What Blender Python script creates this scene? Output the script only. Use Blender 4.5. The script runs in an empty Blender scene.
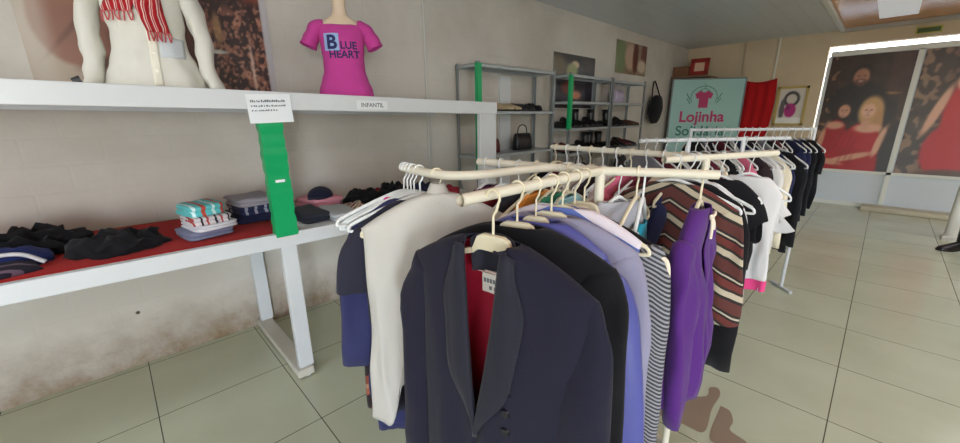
import bpy, bmesh, math, random
from mathutils import Vector, Matrix, noise
from mathutils.bvhtree import BVHTree
random.seed(7); noise.seed_set(5)
def nvec(p): return Vector((noise.noise(p), noise.noise(p+Vector((31.4, 7.7, 2.1))), noise.noise(p+Vector((5.3, 51.2, 17.9)))))
PI = math.pi
C = bpy.context.scene.collection
sc = bpy.context.scene

# ------------------------------------------------------------------ helpers
def lin(c):
    return tuple(((x/12.92) if x <= .04045 else ((x+.055)/1.055)**2.4) for x in [v/255. for v in c])

class MB:
    def __init__(s): s.v = []; s.f = []; s.m = []
    def add(s, vs, fs, mi=0):
        o = len(s.v); s.v += [tuple(v) for v in vs]
        s.f += [tuple(i+o for i in f) for f in fs]; s.m += [mi]*len(fs)
        return s
    def box(s, a, b, mi=0, M=None):
        x0, y0, z0 = a; x1, y1, z1 = b
        vs = [Vector(p) for p in ((x0,y0,z0),(x1,y0,z0),(x1,y1,z0),(x0,y1,z0),(x0,y0,z1),(x1,y0,z1),(x1,y1,z1),(x0,y1,z1))]
        if M: vs = [M @ v for v in vs]
        return s.add(vs, [(3,2,1,0),(4,5,6,7),(0,1,5,4),(1,2,6,5),(2,3,7,6),(3,0,4,7)], mi)
    def loft(s, rings, closed=True, cap0=False, cap1=False, mi=0):
        n = len(rings[0]); vs = [p for r in rings for p in r]; fs = []
        for i in range(len(rings)-1):
            for j in range(n if closed else n-1):
                k = (j+1) % n
                fs.append((i*n+j, i*n+k, (i+1)*n+k, (i+1)*n+j))
        if cap0: fs.append(tuple(range(n-1, -1, -1)))
        if cap1: fs.append(tuple((len(rings)-1)*n+j for j in range(n)))
        return s.add(vs, fs, mi)
    def tube(s, pts, r, n=8, mi=0, caps=True, flat=None, up=None):
        pts = [Vector(p) for p in pts]; rings = []
        rr = r if isinstance(r, (list, tuple)) else [r]*len(pts)
        t0 = (pts[1]-pts[0]).normalized()
        u = Vector(up) if up else (Vector((0,0,1)) if abs(t0.z) < .9 else Vector((1,0,0)))
        for i, p in enumerate(pts):
            t = (pts[min(i+1, len(pts)-1)]-pts[max(i-1, 0)]).normalized()
            u = (u-t*u.dot(t)).normalized(); w = t.cross(u)
            a = rr[i]; b = a if flat is None else a*flat
            rings.append([p+u*(a*math.cos(2*PI*k/n))+w*(b*math.sin(2*PI*k/n)) for k in range(n)])
        return s.loft(rings, True, caps, caps, mi)
    def build(s, name, mats, parent=None, smooth=True, solid=0, bevel=0, sub=0):
        me = bpy.data.meshes.new(name); me.from_pydata(s.v, [], s.f)
        mats = mats if isinstance(mats, (list, tuple)) else [mats]
        for m in mats: me.materials.append(m)
        me.polygons.foreach_set('material_index', s.m)
        bm = bmesh.new(); bm.from_mesh(me); bmesh.ops.recalc_face_normals(bm, faces=bm.faces); bm.to_mesh(me); bm.free()
        o = bpy.data.objects.new(name, me); C.objects.link(o)
        if smooth:
            me.polygons.foreach_set('use_smooth', [True]*len(me.polygons))
            if smooth != 'all': me.set_sharp_from_angle(angle=math.radians(50))
        if parent: o.parent = parent
        if bevel:
            m = o.modifiers.new('bevel', 'BEVEL'); m.width = bevel; m.segments = 2; m.limit_method = 'ANGLE'
        if solid:
            m = o.modifiers.new('solid', 'SOLIDIFY'); m.thickness = solid; m.offset = 0
        if sub:
            m = o.modifiers.new('sub', 'SUBSURF'); m.levels = sub; m.render_levels = sub
        return o

def empty(name, loc=(0,0,0), rz=0):
    o = bpy.data.objects.new(name, None); C.objects.link(o); o.location = loc; o.rotation_euler = (0,0,rz)
    o.empty_display_size = .05
    return o
def tag(o, label=None, cat=None, group=None, kind=None):
    if label: o['label'] = label
    if cat: o['category'] = cat
    if group: o['group'] = group
    if kind: o['kind'] = kind
    return o
def dup(root):
    r = root.copy(); C.objects.link(r)
    for ch in list(root.children):
        c = ch.copy(); C.objects.link(c); c.parent = r
        for g in list(ch.children):
            d = g.copy(); C.objects.link(d); d.parent = c
    return r
def spline(pts, n=8):
    P = [Vector(p) for p in pts]; P = [P[0]*2-P[1]]+P+[P[-1]*2-P[-2]]; out = []
    for i in range(1, len(P)-2):
        for k in range(n):
            t = k/n; a, b, c, d = P[i-1:i+3]
            out.append(.5*((2*b)+(c-a)*t+(2*a-5*b+4*c-d)*t*t+(3*b-a-3*c+d)*t**3))
    out.append(P[-2]); return out
def ss(a, b, x):
    t = max(0, min(1, (x-a)/(b-a))); return t*t*(3-2*t)
def text_mesh(body, size, extrude=0, bold=0):
    cu = bpy.data.curves.new('txt', 'FONT'); cu.body = body; cu.size = size; cu.extrude = extrude; cu.align_x = 'CENTER'; cu.offset = bold
    o = bpy.data.objects.new('txt', cu); C.objects.link(o)
    dg = bpy.context.evaluated_depsgraph_get()
    me = bpy.data.meshes.new_from_object(o.evaluated_get(dg)); bpy.data.objects.remove(o)
    return me

# ------------------------------------------------------------------ materials
MATS = {}
def nodes(name):
    m = bpy.data.materials.new(name); m.use_nodes = True
    nt = m.node_tree; b = nt.nodes['Principled BSDF']
    return m, nt, b, nt.nodes.new, nt.links.new
def plain(name, col, rough=.5, metal=0, bump=0, bscale=60, var=.0, coat=0, spec=.5):
    if name in MATS: return MATS[name]
    m, nt, b, N, L = nodes(name)
    c = lin(col)
    b.inputs['Roughness'].default_value = rough; b.inputs['Metallic'].default_value = metal
    b.inputs['Coat Weight'].default_value = coat; b.inputs['Specular IOR Level'].default_value = spec
    tc = N('ShaderNodeTexCoord'); nz = N('ShaderNodeTexNoise'); nz.inputs['Scale'].default_value = bscale; nz.inputs['Detail'].default_value = 4
    L(tc.outputs['Object'], nz.inputs['Vector'])
    if var:
        mx = N('ShaderNodeMix'); mx.data_type = 'RGBA'
        mx.inputs['A'].default_value = (*[x*(1-var) for x in c], 1); mx.inputs['B'].default_value = (*[min(1, x*(1+var)) for x in c], 1)
        n2 = N('ShaderNodeTexNoise'); n2.inputs['Scale'].default_value = 6; n2.inputs['Detail'].default_value = 5; L(tc.outputs['Object'], n2.inputs['Vector'])
        L(n2.outputs['Fac'], mx.inputs['Factor']); L(mx.outputs['Result'], b.inputs['Base Color'])
    else: b.inputs['Base Color'].default_value = (*c, 1)
    if bump:
        bp = N('ShaderNodeBump'); bp.inputs['Strength'].default_value = bump; bp.inputs['Distance'].default_value = .004
        L(nz.outputs['Fac'], bp.inputs['Height']); L(bp.outputs['Normal'], b.inputs['Normal'])
    MATS[name] = m; return m
def fabric(name, col, sheen=.25, var=.12, rough=.9):
    m = plain(name, col, rough, 0, .25, 220, var, spec=.2)
    m.node_tree.nodes['Principled BSDF'].inputs['Sheen Weight'].default_value = sheen*.25
    return m
def striped(name, cols, period, kx=0, axis='Z', rough=.9, base=None):
    """cols: list of (position, colour) constant ramp over one repeat of the knit"""
    m, nt, b, N, L = nodes(name)
    tc = N('ShaderNodeTexCoord'); sx = N('ShaderNodeSeparateXYZ'); L(tc.outputs['Object'], sx.inputs[0])
    ab = N('ShaderNodeMath'); ab.operation = 'ABSOLUTE'; L(sx.outputs['X'], ab.inputs[0])
    ma = N('ShaderNodeMath'); ma.operation = 'MULTIPLY_ADD'; ma.inputs[1].default_value = kx; L(ab.outputs[0], ma.inputs[0]); L(sx.outputs[axis], ma.inputs[2])
    nz = N('ShaderNodeTexNoise'); nz.inputs['Scale'].default_value = 9; L(tc.outputs['Object'], nz.inputs['Vector'])
    m2 = N('ShaderNodeMath'); m2.operation = 'MULTIPLY_ADD'; m2.inputs[1].default_value = .012 if period > .1 or period < .02 else .035; L(nz.outputs['Fac'], m2.inputs[0]); L(ma.outputs[0], m2.inputs[2])
    dv = N('ShaderNodeMath'); dv.operation = 'DIVIDE'; dv.inputs[1].default_value = period; L(m2.outputs[0], dv.inputs[0])
    fr = N('ShaderNodeMath'); fr.operation = 'FRACT'; L(dv.outputs[0], fr.inputs[0])
    cr = N('ShaderNodeValToRGB'); cr.color_ramp.interpolation = 'CONSTANT'
    e = cr.color_ramp.elements
    while len(e) < len(cols): e.new(.5)
    for el, (p, c) in zip(e, cols): el.position = p; el.color = (*lin(c), 1)
    L(fr.outputs[0], cr.inputs[0]); L(cr.outputs[0], b.inputs['Base Color'])
    b.inputs['Roughness'].default_value = rough; b.inputs['Sheen Weight'].default_value = .05; b.inputs['Specular IOR Level'].default_value = .2
    n3 = N('ShaderNodeTexNoise'); n3.inputs['Scale'].default_value = 200; L(tc.outputs['Object'], n3.inputs['Vector'])
    bp = N('ShaderNodeBump'); bp.inputs['Strength'].default_value = .3; bp.inputs['Distance'].default_value = .004; L(n3.outputs['Fac'], bp.inputs['Height']); L(bp.outputs['Normal'], b.inputs['Normal'])
    MATS[name] = m; return m
def printed(name, rough=.35):
    if name in MATS: return MATS[name]
    m, nt, b, N, L = nodes(name)
    a = N('ShaderNodeVertexColor'); a.layer_name = 'print'; L(a.outputs['Color'], b.inputs['Base Color'])
    b.inputs['Roughness'].default_value = rough; MATS[name] = m; return m

WHITE = plain('white enamelled steel', (206,209,212), .35, var=.04, bump=.05)
PVC = plain('cream pvc pipe', (216,210,192), .4, var=.06)
HWHITE = plain('white hanger plastic', (214,217,217), .35)
HCREAM = plain('cream hanger plastic', (214,205,178), .4, var=.05)
STEEL = plain('grey painted steel', (136,142,144), .4, .3, var=.08)
GREEN = plain('green tape', (6,158,94), .35, bump=.3, bscale=14)
SKIN = plain('mannequin plastic', (226,202,176), .4)
METAL = plain('hook steel', (190,190,188), .25, .9)
PAPER = plain('paper', (226,230,234), .7)
INK = plain('grey ink', (105,108,115), .8)
BLACKP = plain('black plastic', (18,18,20), .4)

# ------------------------------------------------------------------ setting
XL, YB, ZC = -2.98, 8.6, 2.72
XR, YF = 4.6, -3.6
def struct(name, mb, mats, smooth=False, bevel=0):
    o = mb.build(name, mats, None, smooth, bevel=bevel); o['kind'] = 'structure'; return o

# floor: glossy beige porcelain tiles on a 60 cm grid
m, nt, b, N, L = nodes('floor tiles')
tc = N('ShaderNodeTexCoord'); mp = N('ShaderNodeMapping'); L(tc.outputs['Object'], mp.inputs['Vector'])
mp.inputs['Location'].default_value = (-.065+.6*20, .0776+.6*20, 0)
br = N('ShaderNodeTexBrick'); br.offset = 0; br.squash = 1
for k, v in (('Scale', 1), ('Mortar Size', .0028), ('Mortar Smooth', .3), ('Bias', 0), ('Brick Width', .6), ('Row Height', .6)): br.inputs[k].default_value = v
br.inputs['Color1'].default_value = (*lin((199,205,181)), 1); br.inputs['Color2'].default_value = (*lin((194,200,176)), 1); br.inputs['Mortar'].default_value = (*lin((92,88,74)), 1)
L(mp.outputs[0], br.inputs['Vector'])
nz = N('ShaderNodeTexNoise'); nz.inputs['Scale'].default_value = 1.7; nz.inputs['Detail'].default_value = 6; L(tc.outputs['Object'], nz.inputs['Vector'])
mx = N('ShaderNodeMix'); mx.data_type = 'RGBA'; mx.blend_type = 'MULTIPLY'; mx.inputs['Factor'].default_value = .35
cr = N('ShaderNodeValToRGB'); cr.color_ramp.elements[0].position = .35; cr.color_ramp.elements[0].color = (.72,.70,.64,1); cr.color_ramp.elements[1].position = .65; cr.color_ramp.elements[1].color = (1,1,1,1)
L(nz.outputs['Fac'], cr.inputs[0]); L(br.outputs['Color'], mx.inputs['A']); L(cr.outputs[0], mx.inputs['B']); L(mx.outputs['Result'], b.inputs['Base Color'])
rr = N('ShaderNodeMapRange'); rr.inputs['To Min'].default_value = .13; rr.inputs['To Max'].default_value = .26; L(nz.outputs['Fac'], rr.inputs['Value']); L(rr.outputs[0], b.inputs['Roughness'])
bp = N('ShaderNodeBump'); bp.inputs['Strength'].default_value = .3; bp.inputs['Distance'].default_value = .002; bp.invert = True; L(br.outputs['Fac'], bp.inputs['Height']); L(bp.outputs['Normal'], b.inputs['Normal'])
FLOOR = m
struct('floor', MB().box((XL-.2, YF-.2, -.1), (XR+.2, YB+.6, 0)), FLOOR)

def plaster(name, c1, c2, dirt, dirt_h, brick=.5):
    m, nt, b, N, L = nodes(name)
    tc = N('ShaderNodeTexCoord'); sx = N('ShaderNodeSeparateXYZ'); L(tc.outputs['Object'], sx.inputs[0])
    n1 = N('ShaderNodeTexNoise'); n1.inputs['Scale'].default_value = .9; n1.inputs['Detail'].default_value = 6; n1.inputs['Roughness'].default_value = .6; L(tc.outputs['Object'], n1.inputs['Vector'])
    mx = N('ShaderNodeMix'); mx.data_type = 'RGBA'; mx.inputs['A'].default_value = (*lin(c1), 1); mx.inputs['B'].default_value = (*lin(c2), 1)
    cr = N('ShaderNodeValToRGB'); cr.color_ramp.elements[0].position = .4; cr.color_ramp.elements[1].position = .62; L(n1.outputs['Fac'], cr.inputs[0]); L(cr.outputs[0], mx.inputs['Factor'])
    # grime creeping up from the floor
    n2 = N('ShaderNodeTexNoise'); n2.inputs['Scale'].default_value = 5; n2.inputs['Detail'].default_value = 8; n2.inputs['Roughness'].default_value = .7; L(tc.outputs['Object'], n2.inputs['Vector'])
    mr = N('ShaderNodeMapRange'); mr.inputs['From Min'].default_value = dirt_h; mr.inputs['From Max'].default_value = 0; L(sx.outputs['Z'], mr.inputs['Value'])
    mu = N('ShaderNodeMath'); mu.operation = 'MULTIPLY'; L(mr.outputs[0], mu.inputs[0]); L(n2.outputs['Fac'], mu.inputs[1])
    c2r = N('ShaderNodeValToRGB'); c2r.color_ramp.elements[0].position = .12; c2r.color_ramp.elements[1].position = .6; L(mu.outputs[0], c2r.inputs[0])
    m2 = N('ShaderNodeMix'); m2.data_type = 'RGBA'; m2.inputs['B'].default_value = (*lin(dirt), 1); L(mx.outputs['Result'], m2.inputs['A']); L(c2r.outputs[0], m2.inputs['Factor'])
    # pits and chips
    vo = N('ShaderNodeTexVoronoi'); vo.inputs['Scale'].default_value = 4.5; L(tc.outputs['Object'], vo.inputs['Vector'])
    c3 = N('ShaderNodeValToRGB'); c3.color_ramp.elements[0].position = .035; c3.color_ramp.elements[0].color = (1,1,1,1); c3.color_ramp.elements[1].position = .06; c3.color_ramp.elements[1].color = (0,0,0,1); L(vo.outputs['Distance'], c3.inputs[0])
    m3 = N('ShaderNodeMix'); m3.data_type = 'RGBA'; m3.inputs['B'].default_value = (*lin((70,60,50)), 1); L(m2.outputs['Result'], m3.inputs['A'])
    lo = N('ShaderNodeMath'); lo.operation = 'LESS_THAN'; lo.inputs[1].default_value = dirt_h*.8; L(sx.outputs['Z'], lo.inputs[0])
    m4 = N('ShaderNodeMath'); m4.operation = 'MULTIPLY'; L(lo.outputs[0], m4.inputs[0]); L(c3.outputs[0], m4.inputs[1]); L(m4.outputs[0], m3.inputs['Factor'])
    L(m3.outputs['Result'], b.inputs['Base Color'])
    b.inputs['Roughness'].default_value = .75; b.inputs['Specular IOR Level'].default_value = .3
    bk = N('ShaderNodeTexBrick'); cx = N('ShaderNodeCombineXYZ')
    ad = N('ShaderNodeMath'); L(sx.outputs['X'], ad.inputs[0]); L(sx.outputs['Y'], ad.inputs[1]); L(ad.outputs[0], cx.inputs['X']); L(sx.outputs['Z'], cx.inputs['Y']); L(cx.outputs[0], bk.inputs['Vector'])
    for k, v in (('Scale', 1), ('Mortar Size', .012), ('Mortar Smooth', 1), ('Brick Width', .3), ('Row Height', .14)): bk.inputs[k].default_value = v
    mm = N('ShaderNodeMath'); mm.operation = 'MULTIPLY_ADD'; mm.inputs[1].default_value = -brick; L(bk.outputs['Fac'], mm.inputs[0])
    L(n2.outputs['Fac'], mm.inputs[2])
    bp = N('ShaderNodeBump'); bp.inputs['Strength'].default_value = .35; bp.inputs['Distance'].default_value = .012; L(mm.outputs[0], bp.inputs['Height']); L(bp.outputs['Normal'], b.inputs['Normal'])
    return m
WALL = plaster('worn white plaster', (206,200,192), (190,182,172), (132,112,86), .5, .22)
WALLB = plaster('cream plaster', (206,186,158), (196,176,148), (150,130,104), .3, .15)
struct('wall_left', MB().box((XL-.2, YF-.2, 0), (XL, YB+.2, ZC)), WALL)
wb = MB()
DX0, DX1, DZ = -.86, 2.6, 2.5          # shopfront opening in the back wall
wb.box((XL, YB, 0), (DX0, YB+.2, ZC)).box((DX1, YB, 0), (XR, YB+.2, ZC)).box((DX0, YB, DZ), (DX1, YB+.2, ZC))
struct('wall_back', wb, WALLB)
struct('trim_1', MB().box((-2.0, YB-.035, 0), (-1.56, YB, ZC)), WALLB)
struct('trim_2', MB().box((-1.53, YB-.03, 0), (-1.51, YB, ZC)), plain('pale conduit', (225,222,210), .5))
# wall on the right and the street front behind the photographer, both with big openings that let the day in
struct('wall_right', MB().box((XR, YF-.2, 0), (XR+.2, -3.0, ZC)).box((XR, -.6, 0), (XR+.2, YB+.2, ZC)).box((XR, -3.0, 2.35), (XR+.2, -.6, ZC)), WALLB)
struct('wall_front', MB().box((XL, YF-.2, 0), (.3, YF, ZC)).box((3.6, YF-.2, 0), (XR, YF, ZC)).box((.3, YF-.2, 2.35), (3.6, YF, ZC)), WALLB)

# ceiling: grey pvc lining and, right of it, varnished wood lining
m, nt, b, N, L = nodes('grey pvc lining')
tc = N('ShaderNodeTexCoord'); sx = N('ShaderNodeSeparateXYZ'); L(tc.outputs['Object'], sx.inputs[0])
dv = N('ShaderNodeMath'); dv.operation = 'DIVIDE'; dv.inputs[1].default_value = .2; L(sx.outputs['X'], dv.inputs[0])
fr = N('ShaderNodeMath'); fr.operation = 'FRACT'; L(dv.outputs[0], fr.inputs[0])
cr = N('ShaderNodeValToRGB'); cr.color_ramp.elements[0].position = .0; cr.color_ramp.elements[0].color = (0,0,0,1); cr.color_ramp.elements[1].position = .06; L(fr.outputs[0], cr.inputs[0])
mx = N('ShaderNodeMix'); mx.data_type = 'RGBA'; mx.inputs['A'].default_value = (*lin((176,182,190)), 1); mx.inputs['B'].default_value = (*lin((202,208,216)), 1); L(cr.outputs[0], mx.inputs['Factor']); L(mx.outputs['Result'], b.inputs['Base Color'])
bp = N('ShaderNodeBump'); bp.inputs['Strength'].default_value = .4; bp.inputs['Distance'].default_value = .003; L(cr.outputs[0], bp.inputs['Height']); L(bp.outputs['Normal'], b.inputs['Normal'])
b.inputs['Roughness'].default_value = .3
PVCC = m
XS = -.74
struct('ceiling', MB().box((XL, YF, ZC), (XS, YB, ZC+.06)), PVCC)
m, nt, b, N, L = nodes('varnished wood lining')
tc = N('ShaderNodeTexCoord'); sx = N('ShaderNodeSeparateXYZ'); L(tc.outputs['Object'], sx.inputs[0])
dv = N('ShaderNodeMath'); dv.operation = 'DIVIDE'; dv.inputs[1].default_value = .14; L(sx.outputs['Y'], dv.inputs[0])
fr = N('ShaderNodeMath'); fr.operation = 'FRACT'; L(dv.outputs[0], fr.inputs[0])
cr = N('ShaderNodeValToRGB'); cr.color_ramp.elements[0].color = (*lin((110,70,40)), 1); cr.color_ramp.elements[1].position = .1; cr.color_ramp.elements[1].color = (*lin((242,170,108)), 1); L(fr.outputs[0], cr.inputs[0])
wv = N('ShaderNodeTexNoise'); wv.inputs['Scale'].default_value = 3; mp = N('ShaderNodeMapping'); mp.inputs['Scale'].default_value = (.6, 12, 1); L(tc.outputs['Object'], mp.inputs[0]); L(mp.outputs[0], wv.inputs['Vector'])
mx = N('ShaderNodeMix'); mx.data_type = 'RGBA'; mx.blend_type = 'MULTIPLY'; mx.inputs['Factor'].default_value = .4; L(cr.outputs[0], mx.inputs['A']); L(wv.outputs['Color'], mx.inputs['B']); L(mx.outputs['Result'], b.inputs['Base Color'])
b.inputs['Roughness'].default_value = .22
struct('ceiling_wood', MB().box((XS, YF, ZC+.02), (XR, YB, ZC+.08)), m)
struct('trim_3', MB().box((XS-.03, YF, ZC-.03), (XS+.03, YB, ZC+.02)), plain('white trim', (215,214,208), .5), bevel=.008)
struct('trim_4', MB().box((XS, YB-.06, ZC-.04), (XR, YB, ZC+.02)), plain('grey trim', (170,165,156), .5), bevel=.008)
struct('trim_5', MB().tube([(XL+.012, 2.19, 1.1), (XL+.012, 2.19, ZC)], .011).tube([(XL+.012, 2.19, 1.1), (XL+.012, 2.19, .0)], .011), plain('painted conduit', (200,198,192), .5), True)
struct('trim_6', MB().box((XL, 3.15, 0), (XL+.03, 3.32, 1.9)), plain('painted board', (214,216,216), .5))

# shopfront door in the back wall: frame, clear glass strip, panels behind the posters
DFR = plain('white door frame', (222,222,214), .4)
GLASS, nt, b, N, L = nodes('door glass')
b.inputs['Transmission Weight'].default_value = 1; b.inputs['Roughness'].default_value = .05; b.inputs['IOR'].default_value = 1.05
b.inputs['Base Color'].default_value = (1,1,1,1)
d = empty('door_1', (0, YB+.06, 0)); d['kind'] = 'structure'
def part(name, mb, mat, p, **k): return mb.build(name, mat, p, **k)
fm = MB()
PX = [-.80, .155, 1.12, 2.09]
for x in (.155, 1.12, 2.09): fm.box((x-.028, -.03, .02), (x+.028, .02, 2.36))
fm.box((DX0+.035, -.03, 2.345), (DX1, .02, 2.42)).box((DX0+.02, -.03, 0), (DX1, .02, .06)).box((DX0+.035, -.03, .54), (DX1, .02, .58)).box((DX1-.05, -.03, .02), (DX1, .02, 2.36))
part('door_frame', fm, DFR, d, smooth=False)
pm = MB()
for i, x in enumerate(PX):
    x1 = (PX+[DX1])[i+1]; pm.box((x-(.046 if i == 0 else 0), .0, .05), (x1, .01, 2.35))
part('door_panel', pm, plain('white door sheet', (206,212,218), .45), d, smooth=False)
part('glass_strip', MB().box((DX0+.02, .04, 2.42), (DX1-.02, .046, DZ)), GLASS, d, smooth=False)
struct('ground_outside', MB().box((-12, YB+.65, -.12), (14, 40, -.05)), plain('pale pavement', (196,190,178), .8, var=.1))
struct('trim_7', MB().box((-.05, YB-.28, 0), (1.0, YB-.02, .07)), plain('stone step', (196,186,160), .5, var=.15, bump=.3), bevel=.01)

# flat brown patch imitating the shadow of hung clothes on the tiles
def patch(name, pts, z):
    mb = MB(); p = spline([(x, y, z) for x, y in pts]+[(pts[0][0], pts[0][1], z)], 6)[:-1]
    mb.add(p, [tuple(range(len(p)))]); o = mb.build(name, plain('brown clothes shadow', (142,124,106), .7, var=.12), None, False); return o

# ------------------------------------------------------------------ posters with printed pictures
def ell(u, v, cx, cy, rx, ry, soft=.15, rot=0):
    dx, dy = u-cx, v-cy; c, s = math.cos(rot), math.sin(rot); dx, dy = c*dx+s*dy, -s*dx+c*dy
    return 1-ss(1-soft, 1+soft, math.sqrt((dx/rx)**2+(dy/ry)**2))
def poster(name, w, h, nx, ny, fn, loc, rot, label, group=None, backing=(70,52,46)):
    """local X to the right, local Z up, printed on the -Y side"""
    root = empty(name, loc); root.rotation_euler = rot
    tag(root, label, 'poster', group)
    mb = MB(); mb.box((0, .0015, 0), (w, .006, h)); mb.build('backing_sheet', plain('poster back', (200,200,196), .6), root, smooth=False)
    vs = [(w*i/nx, 0, h*j/ny) for j in range(ny+1) for i in range(nx+1)]
    fs = [(j*(nx+1)+i, j*(nx+1)+i+1, (j+1)*(nx+1)+i+1, (j+1)*(nx+1)+i) for j in range(ny) for i in range(nx)]
    me = bpy.data.meshes.new('printed_picture'); me.from_pydata(vs, [], fs); me.materials.append(printed('glossy print'))
    at = me.color_attributes.new('print', 'FLOAT_COLOR', 'POINT'); cols = []
    for j in range(ny+1):
        for i in range(nx+1):
            c = fn(i/nx, j/ny, w/h); cols += [*lin(c), 1]
    at.data.foreach_set('color', cols)
    o = bpy.data.objects.new('printed_picture', me); C.objects.link(o); o.parent = root
    return root
def comp(base, layers):
    c = list(base)
    for a, k in layers:
        if a > 0: c = [c[i]*(1-a)+k[i]*a for i in range(3)]
    return [max(0, min(255, x)) for x in c]
def bokeh(u, v, sc_, seed, thr=.62):
    n = noise.noise(Vector((u*sc_, v*sc_, seed)))*.5+.5
    return ss(thr, thr+.12, n)
def family(u, v, asp):
    x, y = u, 1-v                    # y down
    n = noise.noise(Vector((x*7, y*11, 3)))*14
    base = [58+n, 38+n*.7, 32+n*.6]
    Ls = []
    Ls.append((ss(.72, .78, x)*(1-ss(.0, .5, y)*.3), (74,46,40)))
    for k in range(4):
        pass
    a = bokeh(x, y*1.7, 16, 1.5, .6)
    Ls.append((a*ss(.3, .0, x)*.9, (150,116,84))); Ls.append((a*ss(.72, .95, x)*ss(.35,.7,y)*.8, (146,110,86)))
    Ls.append((ell(x, y, .72, .33, .17, .012, .6), (160,120,70)))
    Ls.append((ell(x, y, .44, .40, .36, .17, .12), (32,25,27)))          # man, dark shirt
    Ls.append((ell(x, y, .80, .48, .13, .13, .3), (40,30,32)))
    Ls.append((ell(x, y, .42, .155, .125, .075, .25), (36,26,24)))
    Ls.append((ell(x, y, .42, .185, .098, .072, .22), (168,116,92)))
    Ls.append((ell(x, y, .42, .232, .085, .03, .4)*.75, (66,42,36)))
    Ls.append((ell(x, y, .29, .49, .135, .125, .25), (44,26,22)))         # dark haired woman
    Ls.append((ell(x, y, .20, .62, .05, .10, .4), (48,28,24)))
    Ls.append((ell(x, y, .305, .475, .076, .058, .25), (200,146,118)))
    Ls.append((ell(x, y, .635, .48, .15, .13, .22), (198,154,104)))       # blonde woman
    Ls.append((ell(x, y, .74, .60, .065, .13, .35), (190,142,94)))
    Ls.append((ell(x, y, .605, .475, .082, .062, .25), (224,174,146)))
    Ls.append((ell(x, y, .24, .79, .18, .24, .08), (160,22,30)))
    Ls.append((ell(x, y, .58, .80, .26, .22, .06), (178,26,36)))
    Ls.append((ell(x, y, .48, 1.0, .46, .20, .08), (168,24,32)))
    Ls.append((ell(x, y, .22, .60, .12, .035, .4), (204,148,120)))
    Ls.append((ell(x, y, .64, .625, .17, .04, .35), (216,162,134)))       # shoulders
    Ls.append((ell(x, y, .60, .585, .05, .05, .4), (210,156,128)))
    Ls.append((ell(x, y, .82, .74, .045, .14, .3, .35), (218,166,138)))
    Ls.append((ell(x, y, .07, .76, .04, .14, .3, .25), (196,138,110)))
    Ls.append((ell(x, y, .50, .885, .30, .028, .4, -.16), (210,154,126)))
    Ls.append((ell(x, y, .22, .93, .20, .026, .4, .1), (204,146,118)))
    Ls.append((ell(x, y, .95, .87, .10, .28, .3), (44,32,32)))
    for fx, fy, k in ((.42,.185,1.1), (.305,.475,.85), (.605,.475,.92)):
        for sx_ in (-1, 1): Ls.append((ell(x, y, fx+sx_*.034*k, fy-.008, .018*k, .007*k, .6)*.6, (84,54,48)))
        Ls.append((ell(x, y, fx, fy+.012, .012*k, .02*k, .8)*.3, (150,98,80)))
        Ls.append((ell(x, y, fx, fy+.032*k, .032*k, .007*k, .6)*.7, (214,178,168)))
        Ls.append((ell(x, y, fx, fy+.041*k, .03*k, .005*k, .6)*.5, (140,70,66)))
    for k in range(9):
        Ls.append((ell(x, y, .36+.05*(k % 4), .63+.04*k, .02, .06, .9, .4)*.25, (110,12,20)))
    f = noise.noise(Vector((x*9, y*14, 8)))*10
    c = comp(base, Ls); return [q+f*.5 for q in c]
def single(u, v, asp):
    x, y = u, 1-v
    n = noise.noise(Vector((x*7, y*11, 13)))*14
    base = [66+n, 48+n, 40+n]
    a = bokeh(x*1.0, y*1.8, 13, 4.5, .52)
    Ls = [(a*ss(.5, .1, x), (160,134,108)), (a*.5, (120,84,66))]
    Ls += [(ell(x, y, .62, .12, .2, .1, .2), (200,150,110)), (ell(x, y, .6, .5, .26, .3, .12), (190,28,38)), (ell(x, y, .6, .8, .38, .26, .08), (184,26,36)),
           (ell(x, y, .28, .48, .05, .22, .3, .45), (220,168,140)), (ell(x, y, .5, .26, .1, .07, .3), (222,172,144)), (ell(x, y, .6, 1.05, .5, .1, .2), (90,60,48))]
    return comp(base, Ls)
poster('door_poster', .93, 1.76, 90, 150, family, (-.80, YB+.045, .58), (0,0,0), 'large poster on the left door panel showing three people in red and black')
poster('door_poster', .93, 1.76, 60, 110, single, (.20, YB+.045, .58), (0,0,0), 'large poster on the right door panel showing one person in a red dress')
def sofa(u, v, asp):
    x, y = u, 1-v
    n = noise.noise(Vector((x*6, y*5, 23)))*12
    base = [176+n, 158+n, 140+n]
    Ls = [(ell(x, y, .21, .60, .17, .30, .06, .2), (142,98,80)), (ell(x, y, .15, .70, .10, .10, .4, .5), (136,94,78)), (ell(x, y, .34, .5, .1, .5, .3), (130,88,74)),
          (ell(x, y, .30, .86, .13, .035, .5, -.35), (84,54,44)), (ell(x, y, .22, .62, .012, .22, .7, .6), (112,76,64)), (ell(x, y, .04, .55, .05, .5, .6)*.5, (200,196,186)), (ss(.45, .6, x), (84,40,32))]
    c = comp(base, Ls)
    dk = ss(.62, .68, x)
    Ls = [(dk, (48,26,26)), (ss(.66,.70,x)*ss(.42,.3,y)*ss(.86,.80,x), (112,52,40)), (ss(.86,.9,x)*ss(.48,.36,y), (176,82,52))]
    a = bokeh(x*1.5, y, 24, 2.5, .55)*ss(.42, .55, y)
    b = bokeh(x*1.5, y, 42, 7.5, .56)*ss(.4, .5, y)
    Ls += [(a*dk*.8, (150,98,78)), (b*dk*.7, (196,140,112)), (ell(x, y, .735, .62, .02, .09, .4)*.8, (190,150,104)), (ell(x, y, .885, .86, .008, .16, .6)*.8, (220,190,170)), (ell(x, y, .72, .76, .05, .012, .5), (200,200,190))]
    c = comp(c, Ls)
    return comp(c, [(ss(.962, .968, x), (186,182,184))])
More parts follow.
